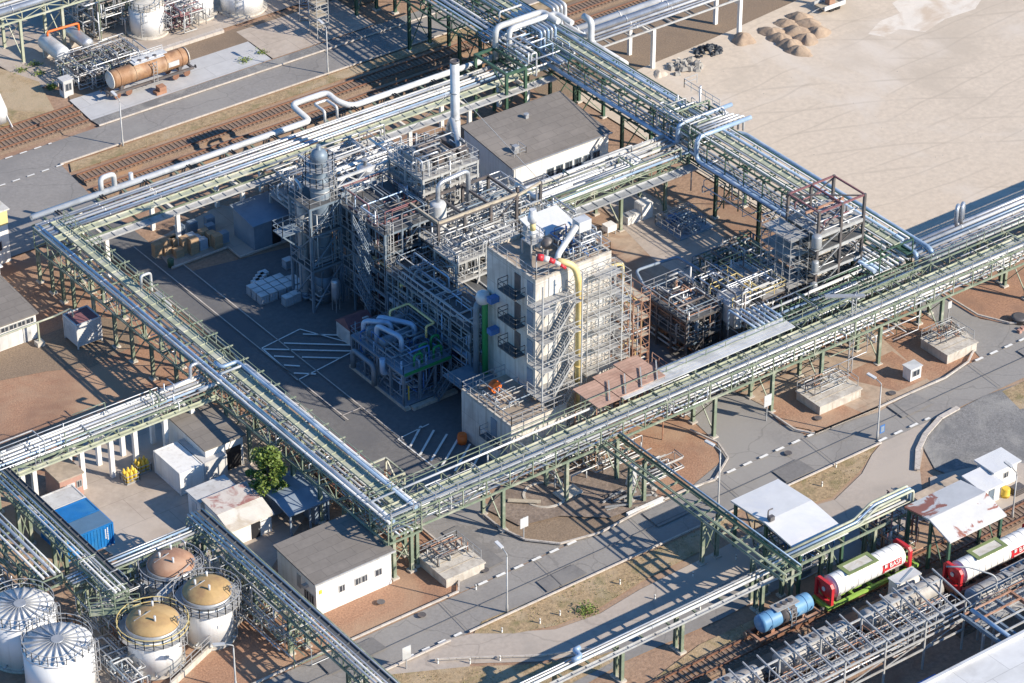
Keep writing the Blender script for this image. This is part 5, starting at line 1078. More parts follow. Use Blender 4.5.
tank('white tank with plain ochre dome and grey railed gallery, rightmost of the dome tanks',210,634,2.2,4.8,'ochre')
tank('white tank with rust coloured dome, rearmost of the dome tanks',174,602,2.15,4.3,'rust')
t=thing('containment_wall','low concrete wall with railing around the ochre domed tanks','low wall',(-50,-22,0))
w=[at(270,580),at(250,625),at(165,690),at(120,683)]
w=[(-44.9,-16.5),(-44.9,-22.2),(-57.6,-25.2)]
w=[(-44.0,-15.4),(-44.4,-21.3),(-55.8,-26.2)]
for p,q in zip(w,w[1:]): M().bar((p[0],p[1],.3),(q[0],q[1],.3),.25,.6).obj('wall','concrete',t); M().rail([(p[0],p[1],.6),(q[0],q[1],.6)],1.0,1.6,.06).obj('railing','galv',t)
t=thing('tank_pipework','yellow grey pipes and gangway linking the domed tanks','pipework',(-53,-17,0))
random_pipes(t,(-58,-50,-18,-14,.3,3.6),30,['galv','pale_steel','grey_blue_or_shade','alu','sage_steel'],(.05,.1),81); random_pipes(t,(-56.8,-55.9,-24,-16,.2,2.4),10,['galv','rust','pale_steel'],(.05,.09),88)
M().bar((-58.5,-17.6,4.0),(-54.6,-19.6,4.0),1.0,.1).rail([(-58.6,-18.1,4.05),(-54.8,-20.1,4.05)],1.05,1.2,.06).rail([(-58.2,-17.1,4.05),(-54.3,-19.1,4.05)],1.05,1.2,.06).obj('gangway','sage_steel',t)
M().bar((-53,-19.4,3.8),(-48.5,-17.4,3.8),.9,.1).rail([(-53,-19.9,3.85),(-48.3,-17.8,3.85)],1.05,1.2,.06).obj('gangway','pale_steel',t)
t=thing('pipework','grey pumps and pipe loops in front of the ribbed tanks','pipework',(-60,-20,0)); random_pipes(t,(-59.5,-57.2,-26,-19,.2,2.2),20,['galv','pale_steel','grey_blue_or_shade','alu'],(.05,.14),82)
# far tanks
def far_tank(label,px,py,r,h,roof):
    x,y,_=at(px,py); t=thing('storage_tank',label,'storage tank',(x,y,0))
    M().lathe((x,y,0),[(r+.45,0),(r+.45,.4)],36).obj('foundation','concrete',t); M().lathe((x,y,.4),[(r,0),(r,h)],40).obj('shell','tank_white',t)
    M().lathe((x,y,h+.4),[(r+.04,-.1),(r+.04,.02),(r*.5,.25),(.1,.4)],40).obj('roof',roof,t)
    P=[(x+r*math.cos(k*math.pi/10),y+r*math.sin(k*math.pi/10),h+.42) for k in range(21)]
    M().rail(P,.9,5,.05).obj('railing','pale_steel',t); ladder(t,(x-r*.7,y-r*.75),.2,h+.8,'X','galv'); return t
far_tank('white tank with buff roof at the top, left of the red piped tank',148,32,2.1,3.3,'roof_fibre')
far_tank('white tank behind red and white pipework at the top edge',194,14,2.4,2.8,'roof_moss')
far_tank('white tank cut by the top edge, right of the other two',242,8,2.6,2.6,'tank_white')
t=thing('pipework','white and red pipework deck in front of the middle far tank','pipework',(9,79,0)); random_pipes(t,(6.6,12,75.8,82,.4,3.6),44,['pale_steel','white_clad','pale_steel','galv','maroon_steel'],(.06,.12),83)
t=thing('pipework','grey green pipe cluster between the paired drums and the brown wagon','pipework',(-5,73,0)); random_pipes(t,(-8.5,1.0,70.6,76.5,.2,2.6),70,['pale_steel','galv','alu','sage_steel','galv','dark_steel'],(.05,.12),84)
t=thing('pipework','tall grey pipe cluster behind the far white tank','pipework',(3,83,0)); random_pipes(t,(-2,6,80,88,.2,6),60,['pale_steel','galv','alu','sage_steel','dark_steel'],(.07,.17),85)
hvessel('left of two grey horizontal drums on the pad at upper left',(-7.0,79.3,1.9),5.2,.95,'Y','white_clad')
hvessel('right of two grey horizontal drums on the pad, with orange pipe across',(-3.3,79.9,1.8),4.8,.75,'Y','alu')
t=thing('pipe_support','orange pipe bridging the two grey drums','pipe',(-5,80,0)); pipe(t,[(-7,80.6,2.9),(-7,80.6,3.4),(-3,80.4,3.4),(-3,80.4,2.5)],.14,'orange')
t=thing('shelter','white flat roofed steel shelter behind the grey drums','shelter',(1.5,84,0))
M().box(-.6,3.0,82.2,85.6,4.2,4.36).obj('roof','roof_metal',t)
for x in (-.4,2.8):
    for y in (82.4,85.4): M().bar((x,y,0),(x,y,4.2),.18).obj('post','galv',t)
M().box(-.2,2.6,82.8,85,1.8,1.9).obj('platform','grating',t)
t=thing('kiosk','small grey kiosk with window beside the brown tank wagon','kiosk',(-9.9,71.6,0)); M().box(-10.5,-9.3,71,72.1,0,2.1).obj('wall','grey_wall',t); M().box(-10.6,-9.2,70.9,72.2,2.1,2.2).obj('roof','grey_wall',t); window(t,'-Y',(-9.9,71,1.3),.7,.8); window(t,'-X',(-10.5,71.6,1.3),.6,.8)
t=thing('hopper','white conical hopper on splayed legs at the left edge','hopper',(-19.6,70,0))
M().lathe((-19.8,69.6,.9),[(1.2,0),(1.2,1.2),(.5,3.6),(.3,3.7)],20).obj('body','white_clad',t)
for k in range(4): a=k*1.57+.6; M().bar((-19.8+1.9*math.cos(a),69.6+1.9*math.sin(a),0),(-19.8+.8*math.cos(a),69.6+.8*math.sin(a),2.6),.15).obj('leg','white_clad',t)
# loading stairs and tower at top
t=thing('loading_stairs','grey steel loading stairs rising beside the slab at the top','stairs',(22,72,0)); stair(t,(21.2,70.6,.1),(24.5,75.6,4.0),(.9,-.6,0),'galv'); M().box(24.2,28.5,74.4,77,3.9,4.0).rail([(24.2,74.4,4),(28.5,74.4,4),(28.5,77,4)],1.05,1,.06).obj('platform','galv',t)
for x,y in ((24.4,74.6),(28.3,74.6),(28.3,76.8),(24.4,76.8)): M().bar((x,y,0),(x,y,3.9),.16).obj('post','galv',t)
random_pipes(t,(24,29,73.5,78,.3,5.5),30,['pale_steel','galv','white_clad','red'],(.06,.13),86)
t=thing('scaffold','narrow pale scaffold tower standing by the far road at the top','scaffold',(22,66,0)); scaffold(t,20.4,22.0,65.6,67.2,0,8,1.6,1.5,'pale_steel','boards',9,.07)
t=thing('process_structure','grey pipe structure at the top edge beside the far road, partly cropped','steel structure',(32,72,0)); steel_frame(t,29,34,70,75,[3,6,9],2,2,'galv','grating','galv',.22); random_pipes(t,(29,34,70,75,.5,9),40,['galv','alu','pale_steel'],(.06,.16),87)
# ------------------------------------------------------------------ RAIL VEHICLES
def wheelset(t,x,y,z0=.3,r=.42):
    b=M().bar((x-1.25,y-.75,z0+.55),(x+1.25,y-.75,z0+.55),.12,.3).bar((x-1.25,y+.75,z0+.55),(x+1.25,y+.75,z0+.55),.12,.3).obj('bogie','dark_steel',t)
    for dx in (-.75,.75):
        for s in (-.85,.85): M().lathe((x+dx,y+s-.06,z0+r),[(r,0),(r,.12)],18,'Y').obj('wheel','rail_steel',b)
def wagon(label,x0,x1,y,r,mm,frame='dark_steel',walk=None,zc=2.45,cat='tank wagon',band=None,endm=None):
    t=thing('tank_wagon',label,cat,((x0+x1)/2,y,0))
    s=M().drum((x0+.5,y,zc),(x1-.5,y,zc),r,.32,30,'X').obj('tank',mm,t)
    for x in frange(x0+1.5,x1-1.5,2.1): M().lathe((x,y,zc),[(r+.035,0),(r+.035,.09)],30,'X').obj('band',band or mm,s)
    if endm:
        for x in (x0+.42,x1-.62): M().lathe((x,y,zc),[(r*.7,0),(r*.96,.12),(r*1.01,.2)] if x<(x0+x1)/2 else [(r*1.01,0),(r*.96,.12),(r*.7,.2)],26,'X').obj('tank_end',endm,s)
    M().box(x0,x1,y-.95,y-.7,.95,1.2).box(x0,x1,y+.7,y+.95,.95,1.2).box(x0,x0+.25,y-.7,y+.7,.95,1.2).box(x1-.25,x1,y-.7,y+.7,.95,1.2).obj('frame',frame,t)
    for x in (x0+1.7,x1-1.7): wheelset(t,x,y); M().box(x-.2,x+.2,y-.7,y+.7,1.2,zc-r*.72).obj('saddle',frame,t)
    for x,s in ((x0,-1),(x1,1)):
        for d in (-.7,.7): M().lathe((x if s>0 else x-.35,y+d,1.08),[(.1,0),(.1,.28),(.22,.29),(.22,.35)] if s>0 else [(.22,0),(.22,.06),(.1,.07),(.1,.35)],14,'X').obj('buffer','dark_steel',t)
    mid=(x0+x1)/2
    if walk:
        M().box(mid-walk,mid+walk,y-.55,y+.55,zc+r+.06,zc+r+.14).obj('walkway','grating' if mm!='wagon_brown' else 'white_clad',t)
        for k in range(3): M().lathe((mid-walk*.5+k*walk*.5,y,zc+r+.05),[(.25,0),(.25,.22)],14).obj('manhole','dark_steel',t)
        ladder(t,(mid+.3,y-r-.15),1.0,zc+r+.1,'X','galv',False)
    return t
t=wagon('rust brown tank wagon standing at the start of the pale concrete slab',-6.9,4.2,67.7,1.05,'wagon_brown',walk=2.0,endm='roof_fibre')
M().box(.8,2.2,66.61,66.7,2.2,2.8).obj('sign_plate','white_clad',t); M().box(-3.0,1.2,67.5,68.6,3.65,3.73).rail([(-3,68.6,3.7),(1.2,68.6,3.7)],.5,1,.06).obj('loading_gangway','white_clad',t)
t=thing('step_block','small brown step block beside the brown wagon','block',(-1,65.4,0)); M().box(-1.9,-.6,65.0,65.9,0,.5).box(-1.5,-.6,65.0,65.9,.5,1.0).obj('block','rust',t)
t=wagon('bright blue tank wagon with dark mid walkway on the near track',-12.3,-5.3,-51.5,.85,'wagon_blue',walk=1.3,frame='rust',zc=2.1)
M().lathe((-9.6,-51.5,2.1),[(.88,0),(.88,1.6)],28,'X').obj('belly_band','dark_steel',t)
def tank_container(label,x0,x1,y,hasgreen):
    t=thing('tank_container',label,'tank container',((x0+x1)/2,y,1.35)); r=1.05; zc=2.5
    s=M().drum((x0+.55,y,zc),(x1-.35,y,zc),r,.4,30,'X').obj('tank','tank_white',t)
    for x in frange(x0+.9,x1-1.0,.75): M().lathe((x,y,zc),[(r+.025,0),(r+.025,.05)],30,'X').obj('band','grey_wall',s)
    for x in (x0,x1-.35):
        m=M()
        for yy in (y-1.0,y+1.0): m.box(x,x+.3,yy-.12,yy+.12,1.35,3.2)
        m.box(x,x+.3,y-.88,y+.88,1.35,1.6).box(x,x+.3,y-.8,y+.8,3.2,3.5)
        for s2 in (-1,1): m.hexa([(x,y+s2*1.12,3.2),(x+.3,y+s2*1.12,3.2),(x+.3,y+s2*.8,3.2),(x,y+s2*.8,3.2)][::s2],[(x,y+s2*.82,3.5),(x+.3,y+s2*.82,3.5),(x+.3,y+s2*.801,3.5),(x,y+s2*.801,3.5)][::s2])
        m.obj('end_frame','red',t)
    M().lathe((x0+.1,y,zc),[(.2,0),(.8,.12),(.92,.3)],24,'X').obj('end_cap','red',t)
    M().lathe((x0+.14,y,zc+.1),[(.22,-.12),(.22,-.05)],14,'X').obj('emblem','white_clad',t)
    mx=(x0+x1)/2-.6
    M().box(mx-2.0,mx+1.6,y-.8,y-.5,3.56,3.64).box(mx-2.0,mx+1.6,y+.5,y+.8,3.56,3.64).box(mx-2.0,mx-1.6,y-.5,y+.5,3.56,3.64).box(mx+1.2,mx+1.6,y-.5,y+.5,3.56,3.64).obj('walkway','olive',t)
    M().box(mx-1.6,mx+1.2,y-.5,y+.5,3.54,3.6).obj('hatch_cover','roof_fibre',t)
    # red panel with lettering curved on the flank
    pa=M(); rr=r+.04
    A0=[-.35+i*.1 for i in range(9)]
    for a,b in zip(A0,A0[1:]):
        p=lambda q,X:(X,y-rr*math.cos(q),zc+rr*math.sin(q))
        q=lambda g,X:(X,y-(rr-.03)*math.cos(g),zc+(rr-.03)*math.sin(g))
        pa.hexa([q(a,mx+1.9),q(a,x1-1.25),q(b,x1-1.25),q(b,mx+1.9)],[p(a,mx+1.9),p(a,x1-1.25),p(b,x1-1.25),p(b,mx+1.9)])
    pn=pa.obj('name_panel','red',t)
    xm=(mx+1.9+x1-1.25)/2; a=.22
    add_text(pn,'BASF',.62,(xm+.3,y-(rr+.02)*math.cos(a)-.05,zc+(rr)*math.sin(a)),(R(90)-a,0,0),'paint_white',ext=.012)
    M().box(xm-.95,xm-.8,y-rr*math.cos(a)-.07,y-rr*math.cos(a)-.01,zc+.18,zc+.5).box(xm-.75,xm-.68,y-rr*math.cos(a)-.07,y-rr*math.cos(a)-.01,zc+.18,zc+.5).obj('emblem','paint_white',pn)
    M().box(xm-.9,xm+1.0,y-rr*math.cos(.15)-.03,y-rr*math.cos(.15)+.0,zc-.26,zc-.2).obj('small_lettering','paint_white',pn)
    for x in (x0+1.2,x1-1.5): M().box(x-.25,x+.25,y-.8,y+.8,1.35,1.75).obj('saddle','dark_steel',t)
    return t
def flat(label,x0,x1,y,mm):
    t=thing('flat_wagon',label,'flat wagon',((x0+x1)/2,y,0))
    M().box(x0,x1,y-1.1,y-.85,.95,1.3).box(x0,x1,y+.85,y+1.1,.95,1.3).box(x0,x0+.3,y-.85,y+.85,.95,1.3).box(x1-.3,x1,y-.85,y+.85,.95,1.3).box(x0+.3,x1-.3,y-.15,y+.15,1.0,1.25).obj('frame',mm,t)
    for x in frange(x0+1,x1-1,2): M().box(x-.12,x+.12,y-.85,y+.85,1.02,1.3).obj('cross_member',mm,t)
    for x in (x0+1.8,x1-1.8): wheelset(t,x,y)
    for x,s in ((x0,-1),(x1,1)):
        for d in (-.7,.7): M().lathe((x if s>0 else x-.35,y+d,1.1),[(.1,0),(.1,.28),(.22,.29),(.22,.35)] if s>0 else [(.22,0),(.22,.06),(.1,.07),(.1,.35)],14,'X').obj('buffer','dark_steel',t)
flat('green flat wagon under the left white tank container',-4.6,6.2,-51.5,'wagon_green'); tank_container('white tank container with red ends on the green flat wagon, beside the blue wagon',-4.3,5.3,-51.5,True)
flat('rust brown flat wagon under the right tank container at the picture edge',5.9,17.0,-56.7,'rust')
tank_container('white tank container with red ends at the rust patched canopy edge',6.2,16.2,-56.7,False)
for i,(a,b,l) in enumerate(((-25.5,-15.6,'grey tank wagon with low walkway at the bottom edge'),(-14.6,-5.4,'grey tank wagon beside the gantry below the blue wagon'),(-4.8,5.2,'pale grey tank wagon with buff hatch plate behind the white control cabin'),(5.0,17.0,'dark ended grey tank wagon at the right edge below the right container'),(18.0,30,'grey tank wagon out at the far right edge'))):
    wagon(l,a,b,-56.7 if i<3 else -60.0,1.0,'wagon_grey',walk=1.7,zc=2.2,band='dark_steel',endm='slate_blue' if i==3 else None)
# loading gantry
t=thing('loading_gantry','long steel loading gantry with slanted roof beams beside the grey wagons','gantry',(-9,-61,0))
gx0,gx1=-21,2.0
for x in frange(gx0,gx1,4.6):
    for y,h in ((-62.6,5.5),(-59.5,5.9)): M().bar((x,y,0),(x,y,h),.15).obj('post','pale_steel',t)
for x in frange(gx0,gx1,1.55): M().bar((x,-63.2,5.3),(x,-58.3,6.1),.11,.16).obj('roof_beam','galv',t)
M().box(gx0,gx1,-61.4,-60.4,3.6,3.66).obj('walkway','grating',t)
for y in (-61.4,-60.4): M().rail([(gx0,y,3.66),(gx1,y,3.66)],1.05,2.3,.05).obj('railing','pale_steel',t)
for y,z in ((-62.6,5.35),(-59.5,5.75),(-62.6,3.4),(-59.5,3.4),(-62.6,4.5),(-62.6,2.2)): M().bar((gx0,y,z),(gx1,y,z),.12,.17).obj('girder','pale_steel',t)
for k,(y,z,r) in enumerate(((-62.2,3.6,.08),(-61.8,3.6,.11),(-60.0,4.2,.07))): pipe(t,[(gx0,y,z),(gx1,y,z)],r,('alu','pale_steel','rust')[k])
for i,x in enumerate(frange(gx0,gx1-4.6,4.6)):
    M().bar((x,-62.6,2.3),(x+4.6,-62.6,3.3),.08).obj('brace','pale_steel',t)
    M().bar((x,-59.5,5.6),(x+2.3,-62.6,3.6),.07).obj('brace','galv',t)
    random_pipes(t,(x,x+4.4,-62.4,-59.6,2.4,5.2),7,['galv','pale_steel','galv','rust'],(.04,.08),300+i)
    c=thing('filling_boom','folded grey loading arm hanging from the gantry over the grey wagons','loading arm',(x+2.2,-59.6,3.5),'loading arms along the gantry')
    M().tube([(x+2.2,-59.6,3.5),(x+2.2,-59.6,5.0),(x+2.6,-58.4,5.2),(x+2.9,-57.6,4.4)],.07,8,.3).obj('arm','galv',c); M().bar((x+2.1,-59.65,4.9),(x+1.5,-59.9,5.1),.2).obj('counterweight','dark_steel',c)
t=thing('loading_walkway','pale steel truss walkway continuing the gantry to the right edge','walkway',(20,-63.4,0))
for y in (-64.4,-62.4):
    m=M(); m.bar((2.2,y,4.2),(40,y,4.2),.12,.16).bar((2.2,y,3.0),(40,y,3.0),.14,.2)
    for i,x in enumerate(frange(2.2,40,1.8)):
        m.bar((x,y,3.0),(x,y,5.2),.06)
        if i<21: m.bar((x,y,3.0 if i%2 else 4.2),(x+1.8,y,4.2 if i%2 else 3.0),.06)
    m.bar((2.2,y,5.2),(40,y,5.2),.06); m.obj('side_truss','pale_steel',t)
M().box(2.2,40,-64.3,-62.5,3.2,3.26).obj('deck','grating',t)
for x in frange(4,40,5):
    for y in (-64.3,-62.5): M().bar((x,y,0),(x,y,2.9),.15).obj('post','galv',t)
random_pipes(t,(3,30,-64.2,-62.6,3.4,5.0),16,['galv','pale_steel','rust'],(.04,.08),330)
pipe(t,[(6.5,-61.8,3.2),(6.5,-61.8,5.4),(4.9,-59.8,5.9),(3.4,-58.6,5.9)],.08,'pale_steel','loading_arm',.7)
t=thing('gantry_bridge','rusty and grey beam bridge running from the gantry to the white corner hall','bridge',(4,-66,0))
for k,x in enumerate((.4,2.2,4.2,6.0)): M().bar((x,-70,5.2),(x,-63.8,5.2),.24,.34).obj('girder','rust' if k==3 else 'grey_blue_or_shade',t)
for y in frange(-69,-64,1.3): M().bar((.5,y,5.4),(5.9,y,5.4),.12,.16).obj('cross_beam','rust' if y>-66 else 'pale_steel',t)
pipe(t,[(1.3,-70,5.5),(1.3,-64,5.5)],.2,'blue_clad')
for x in (.4,6.0): M().bar((x,-66.5,0),(x,-66.5,5.0),.2).obj('post','galv',t)
# ------------------------------------------------------------------ LAMPS, SIGNS, SMALL THINGS
def lamp(label,base,h,dirv,L=1.2):
    x,y,_=base; t=thing('street_lamp',label,'street lamp',(x,y,0)); dx,dy=dirv
    M().lathe((x,y,0),[(.13,0),(.12,.9),(.085,1.0),(.06,h)],12).obj('pole','pale_steel',t)
    M().tube([(x,y,h-.1),(x,y,h+.25),(x+dx*L*.6,y+dy*L*.6,h+.55)],.05,8).obj('arm','pale_steel',t)
    a=(x+dx*L*.55,y+dy*L*.55,h+.55); b=(x+dx*L*1.35,y+dy*L*1.35,h+.68); M().bar(a,b,.32,.14).obj('lamp_head','white_clad',t); return t
lamp('lamp post on the dry verge in front of the round pit',at(507,613),6.2,(0,1)); lamp('lamp post behind the pipe bridge near the large canopy',at(718,508),6.2,(-.3,1))
lamp('lamp post with blue sign at the junction by the grey gravel lot',at(877,440),6.2,(-.2,1)); lamp('lamp post on the far verge in front of the brown wagon',at(123,147),5.6,(0,1)); lamp('lamp post on the far verge at the top beside the scaffold',at(328,75),5.8,(0,1))
lamp('lamp post beside the containment wall of the ochre tanks',at(236,690),4.6,(-1,.4))
lamp('lamp post by the rails at the right edge',at(1012,520),5,(0,1))
t=thing('road_sign','blue rectangular sign fixed low on the junction lamp post','sign',(18,-34.7,.7)); M().box(17.8,18.4,-34.75,-34.7,.7,1.6).obj('plate','blue_steel',t); M().box(17.9,18.3,-34.77,-34.75,.85,1.45).obj('pictogram','slate_blue',t)
def sign(label,p,w,h,z):
    x,y,_=p; t=thing('sign_board',label,'sign',(x,y,0)); M().bar((x,y,0),(x,y,z+h),.09).obj('post','galv',t); M().box(x-w/2,x+w/2,y-.1,y-.05,z,z+h).obj('board','white_clad',t)
sign('white board sign on the paved island before the round pit',(-19.0,-27.3,0),.9,1.1,1.5); sign('white board sign at the bottom verge by the road edge',(-38.2,-36.1,0),.9,1.3,1.2)
sign('white board sign on red gravel at the sheet covered rack',(11.2,-25.9,0),.9,1.3,1.8); sign('white board sign by the right side road under the rack',(37.2,-23.6,0),.5,.8,1.9); sign('white board sign with red line under the large canopy edge',(-3.2,-41.8,0),1.2,.8,1.6)
t=thing('marker_pyramid','tall white tapered marker beside the pipe bridge end','marker',(-6.6,-26.6,0)); M().hexa([(-6.4,-27,0),(-5.4,-27,0),(-5.4,-26.2,0),(-6.4,-26.2,0)],[(-6.1,-26.8,2.6),(-5.7,-26.8,2.6),(-5.7,-26.5,2.6),(-6.1,-26.5,2.6)]).obj('body','white_clad',t)
for i,p in enumerate([(476,590),(560,616),(502,633),(540,624),(620,585),(655,600),(693,577),(736,560),(822,487),(836,468),(438,664),(470,664),(500,661),(600,650),(640,640),(700,610)]):
    x,y,_=at(*p); t=thing('delineator_post','small white roadside marker post with black band','marker post',(x,y,0),'white marker posts along the verges'); M().box(x-.05,x+.05,y-.05,y+.05,0,.6).obj('post','paint_white',t); M().box(x-.055,x+.055,y-.055,y+.055,.42,.5).obj('band','black',t)
for i,(p,l) in enumerate([((342,585),'dark manhole cover'),((403,533),'manhole')][:0]): pass
def cover(p,m='dark_steel',r=.38):
    x,y,_=at(*p); o=M().lathe((x,y,LZ[0]),[(r,0),(r,.03)],16).obj('manhole_cover',m); tag(o,'round metal manhole cover set in the road or gravel surface','manhole cover','manhole covers')
for p in [(485,572),(381,604),(422,617),(788,455),(818,420),(892,395)]: cover(p)
# concrete basins
def basin(label,x0,x1,y0,y1,h,seed,clad='concrete'):
    t=thing('concrete_basin',label,'basin',((x0+x1)/2,(y0+y1)/2,0))
    M().box(x0,x1,y0,y1,0,h).obj('wall','concrete',t); M().box(x0-.1,x1+.1,y0-.1,y1+.1,h,h+.14).obj('cover','concrete',t)
    m=M()
    for k in range(1,4): m.box(x0+.1,x1-.1,y0+(y1-y0)*k/4-.04,y0+(y1-y0)*k/4+.04,h+.14,h+.17)
    m.obj('cover_joints','boards',t)
    random_pipes(t,(x0+.3,x1-.3,y0+(y1-y0)*.4,y1-.2,h+.2,h+1.2),9,['galv','dark_steel','pale_steel','rust'],(.04,.09),seed)
    M().rail([(x0,y1,h+.14),(x1,y1,h+.14),(x1,y0+.5,h+.14)],1.0,1.2,.05).obj('railing','galv',t)
    return t
basin('pale concrete basin with planked cover beside the front corner workshop',-28.8,-24.6,-28.9,-24.6,.9,91)
basin('concrete basin on red gravel below the sheet covered rack, left of the kiosk',15.9,21.2,-28.3,-24.9,1.0,92)
basin('concrete basin with planked top beside the right side road',32.0,36.0,-29.0,-25.2,1.0,93)
t=thing('kiosk','small white kiosk box on the concrete apron by the road','kiosk',(27.4,-28.9,0)); M().box(26.8,28.2,-29.3,-28.2,.15,1.5).obj('wall','white_wall',t); M().box(26.7,28.3,-29.4,-28.1,1.5,1.6).obj('roof','white_clad',t); M().box(26.9,28.1,-29.2,-28.3,0,.15).obj('plinth','concrete',t); window(t,'-Y',(27.5,-29.3,.95),.8,.6)
t=thing('lattice_mast','twin grey lattice mast rising through the front rack near the dark tower','mast',(22.8,-24.6,0))
for d in (0,.5): M().bar((22.8+d,-24.6+.0,0),(22.8+d,-24.6,9.2),.1).obj('upright','galv',t)
m=M()
for z in frange(.6,9,.7): m.bar((22.8,-24.6,z),(23.3,-24.6,z+.6),.05)
m.obj('lacing','galv',t); M().bar((20.6,-23,9.2),(23.8,-25.2,9.2),.5,.16).obj('head','galv',t)
# round pit and rubble
x,y,_=at(545,497); t=thing('round_pit','round open concrete lined pit with plank and slab on the paved island','pit',(x,y,0))
M().lathe((x,y,-.0),[(2.1,0.02),(2.1,.32),(1.85,.32),(1.85,.05)],32).obj('ring_wall','concrete',t); M().lathe((x,y,.03),[(1.84,0),(1.84,.01)],32).obj('water','black',t)
M().box(x+.6,x+3.0,y-1.9,y-.4,.34,.5).obj('slab','concrete',t); M().bar((x-3.4,y+1.2,.4),(x-1.2,y-.9,.5),.5,.08).obj('plank','boards',t)
G('dug_earth','dug_earth',[(488,512),(500,490),(545,470),(600,462),(640,470),(660,500),(610,520),(560,518),(520,528)])
def stones(label,c,n,rr,seed,mm,spread,cat,h=.5):
    g=random.Random(seed); x,y,_=c; t=thing('rubble_heap',label,cat,(x,y,0)); m=M()
    for i in range(n):
        a=g.uniform(0,6.28); d=g.random()**.6*spread; px_,py_=x+d*math.cos(a)*1.5,y+d*math.sin(a); s=g.uniform(*rr); z=max(0,(1-d/spread)*h)
        q=[(px_+s*math.cos(b+a)*g.uniform(.6,1.2),py_+s*math.sin(b+a)*g.uniform(.6,1.2)) for b in (0,1.3,2.6,3.9,5.1)]
        m.hexa([(u[0],u[1],z) for u in q],[(u[0]*.6+px_*.4+g.uniform(-.1,.1),u[1]*.6+py_*.4,z+s*g.uniform(.4,1.0)) for u in q])
    m.obj('rubble',mm,t); return t
stones('grey concrete rubble heap at the sand yard edge',at(686,68),30,(.25,.7),1,'rubble',1.6,'rubble heap'); stones('black broken asphalt heap between the rubble and the sand cone',at(708,53),60,(.2,.5),2,'coal',1.2,'asphalt heap',.9)
stones('grey steel scrap lying beside the road at the pipe bridge',at(630,500),26,(.2,.55),3,'rubble',1.9,'scrap heap',.2)
t=thing('scrap_steel','pile of grey steel profiles lying beside the bridge foot','scrap',(-8.5,-27,0))
for k in range(14): a=rng.uniform(-.5,.3); xx=-10.5+rng.uniform(0,3); yy=-28.6+rng.uniform(0,2); M().bar((xx,yy,.15+k*.03),(xx+2.6*math.cos(a),yy+2.6*math.sin(a),.2+k*.03),.14).obj('profile','galv' if k%2 else 'dark_steel',t)
def heap(label,c,rx,ry,h,mm,seed,group=None,rot=.9):
    g=random.Random(seed); x,y,_=c; t=M(); n=26; rings=9; vs=[]; o=[]
    ph=[g.uniform(0,6.28) for _ in range(4)]
    for i in range(rings+1):
        f=i/rings
        for j in range(n):
            a=2*math.pi*j/n; k=1+.12*math.sin(3*a+ph[0])+.08*math.sin(5*a+ph[1])+g.uniform(-.05,.05)
            z=h*(1-f**1.5)*(1+.2*math.sin(3*a+ph[2])*f+.1*math.sin(7*a+ph[3])*f)*(1-.12*(1-f))+g.uniform(-.05,.05)*f
            u,v=rx*f*k*math.cos(a),ry*f*k*math.sin(a); cx_,sx_=math.cos(rot),math.sin(rot)
            vs.append((x+u*cx_-v*sx_,y+u*sx_+v*cx_,max(.0,z) if i<rings else -.05))
    fs=[(i*n+j,(i+1)*n+j,(i+1)*n+(j+1)%n,i*n+(j+1)%n) for i in range(rings) for j in range(n)]
    t._add(vs,fs,True); ob=t.obj('sand_heap',mm); tag(ob,label,'sand heap',group); return ob
heap('single light brown sand cone left of the row of heaps',at(743,41),1.7,1.5,1.2,'sand_heap',1); heap('flat little sand heap beside the right rack and rubble',at(660,75),1.2,1.0,.5,'sand',2)
rows=[(772,34),(781,41),(790,47),(799,53),(787,25),(797,33),(806,41),(800,19),(809,26),(818,34),(776,28)]
for i,p in enumerate(rows[:10]): heap('brown tipped sand heap in the rows at the sand yard edge',at(*p),rng.uniform(1.2,1.55),rng.uniform(1.6,2.1),rng.uniform(.8,1.15),'sand_heap',10+i,'tipped sand heaps in three rows',.5)
x,y,_=at(830,9); t=thing('trailer','small flat trailer with white sides parked beyond the sand heaps','trailer',(x,y,0))
M().box(x-1.7,x+1.5,y-.9,y+.9,.6,.75).obj('bed','boards',t); M().box(x-1.75,x+1.55,y-.97,y-.9,.6,1.15).box(x-1.75,x+1.55,y+.9,y+.97,.6,1.15).box(x+1.5,x+1.57,y-.9,y+.9,.6,1.15).obj('side_board','white_clad',t)
for dx in (-.4,.5):
    for s in (-.85,.75): M().lathe((x+dx,y+s,.38),[(.38,0),(.38,.18)],16,'Y').obj('wheel','black',t)
M().bar((x-1.7,y,.6),(x-2.9,y,.45),.1).obj('drawbar','galv',t); M().box(x-.5,x+.4,y-.4,y+.4,.75,1.5).obj('load','rust',t)
# pallets, totes, bottles
def pallet(x,y,h,mm,label,grp):
    t=thing('pallet_load',label,'pallet',(x,y,0),grp); M().box(x-.5,x+.5,y-.4,y+.4,0,.13).obj('pallet','boards',t)
    for k in range(int(h/.3)): M().box(x-.48,x+.48,y-.38,y+.38,.13+k*.3,.13+k*.3+.28).obj('carton_layer',mm,t)
PL=[(-19.9,35.2,1.6),(-18.9,35.3,1.6),(-17.9,35.4,1.5),(-18.9,34.9,.9),(-18.2,33.8,.9),(-17.8,35.0,1.5),(-17.2,34.1,1.8),(-16.6,33.4,1.8),(-14.6,34.6,1.5),(-14.2,33.7,1.5),(-14.0,32.9,1.5)]
for x,y,h in PL: pallet(x,y,h,'cardboard','brown carton stack on a pallet near the blue shed','brown carton pallets by the shed')
for k in range(3): pallet(-15.9+.25*k,35.1-.75*k,1.2,'ibc_plastic','pale blue sack stack on a pallet among the brown cartons','pale blue stacks among the cartons')
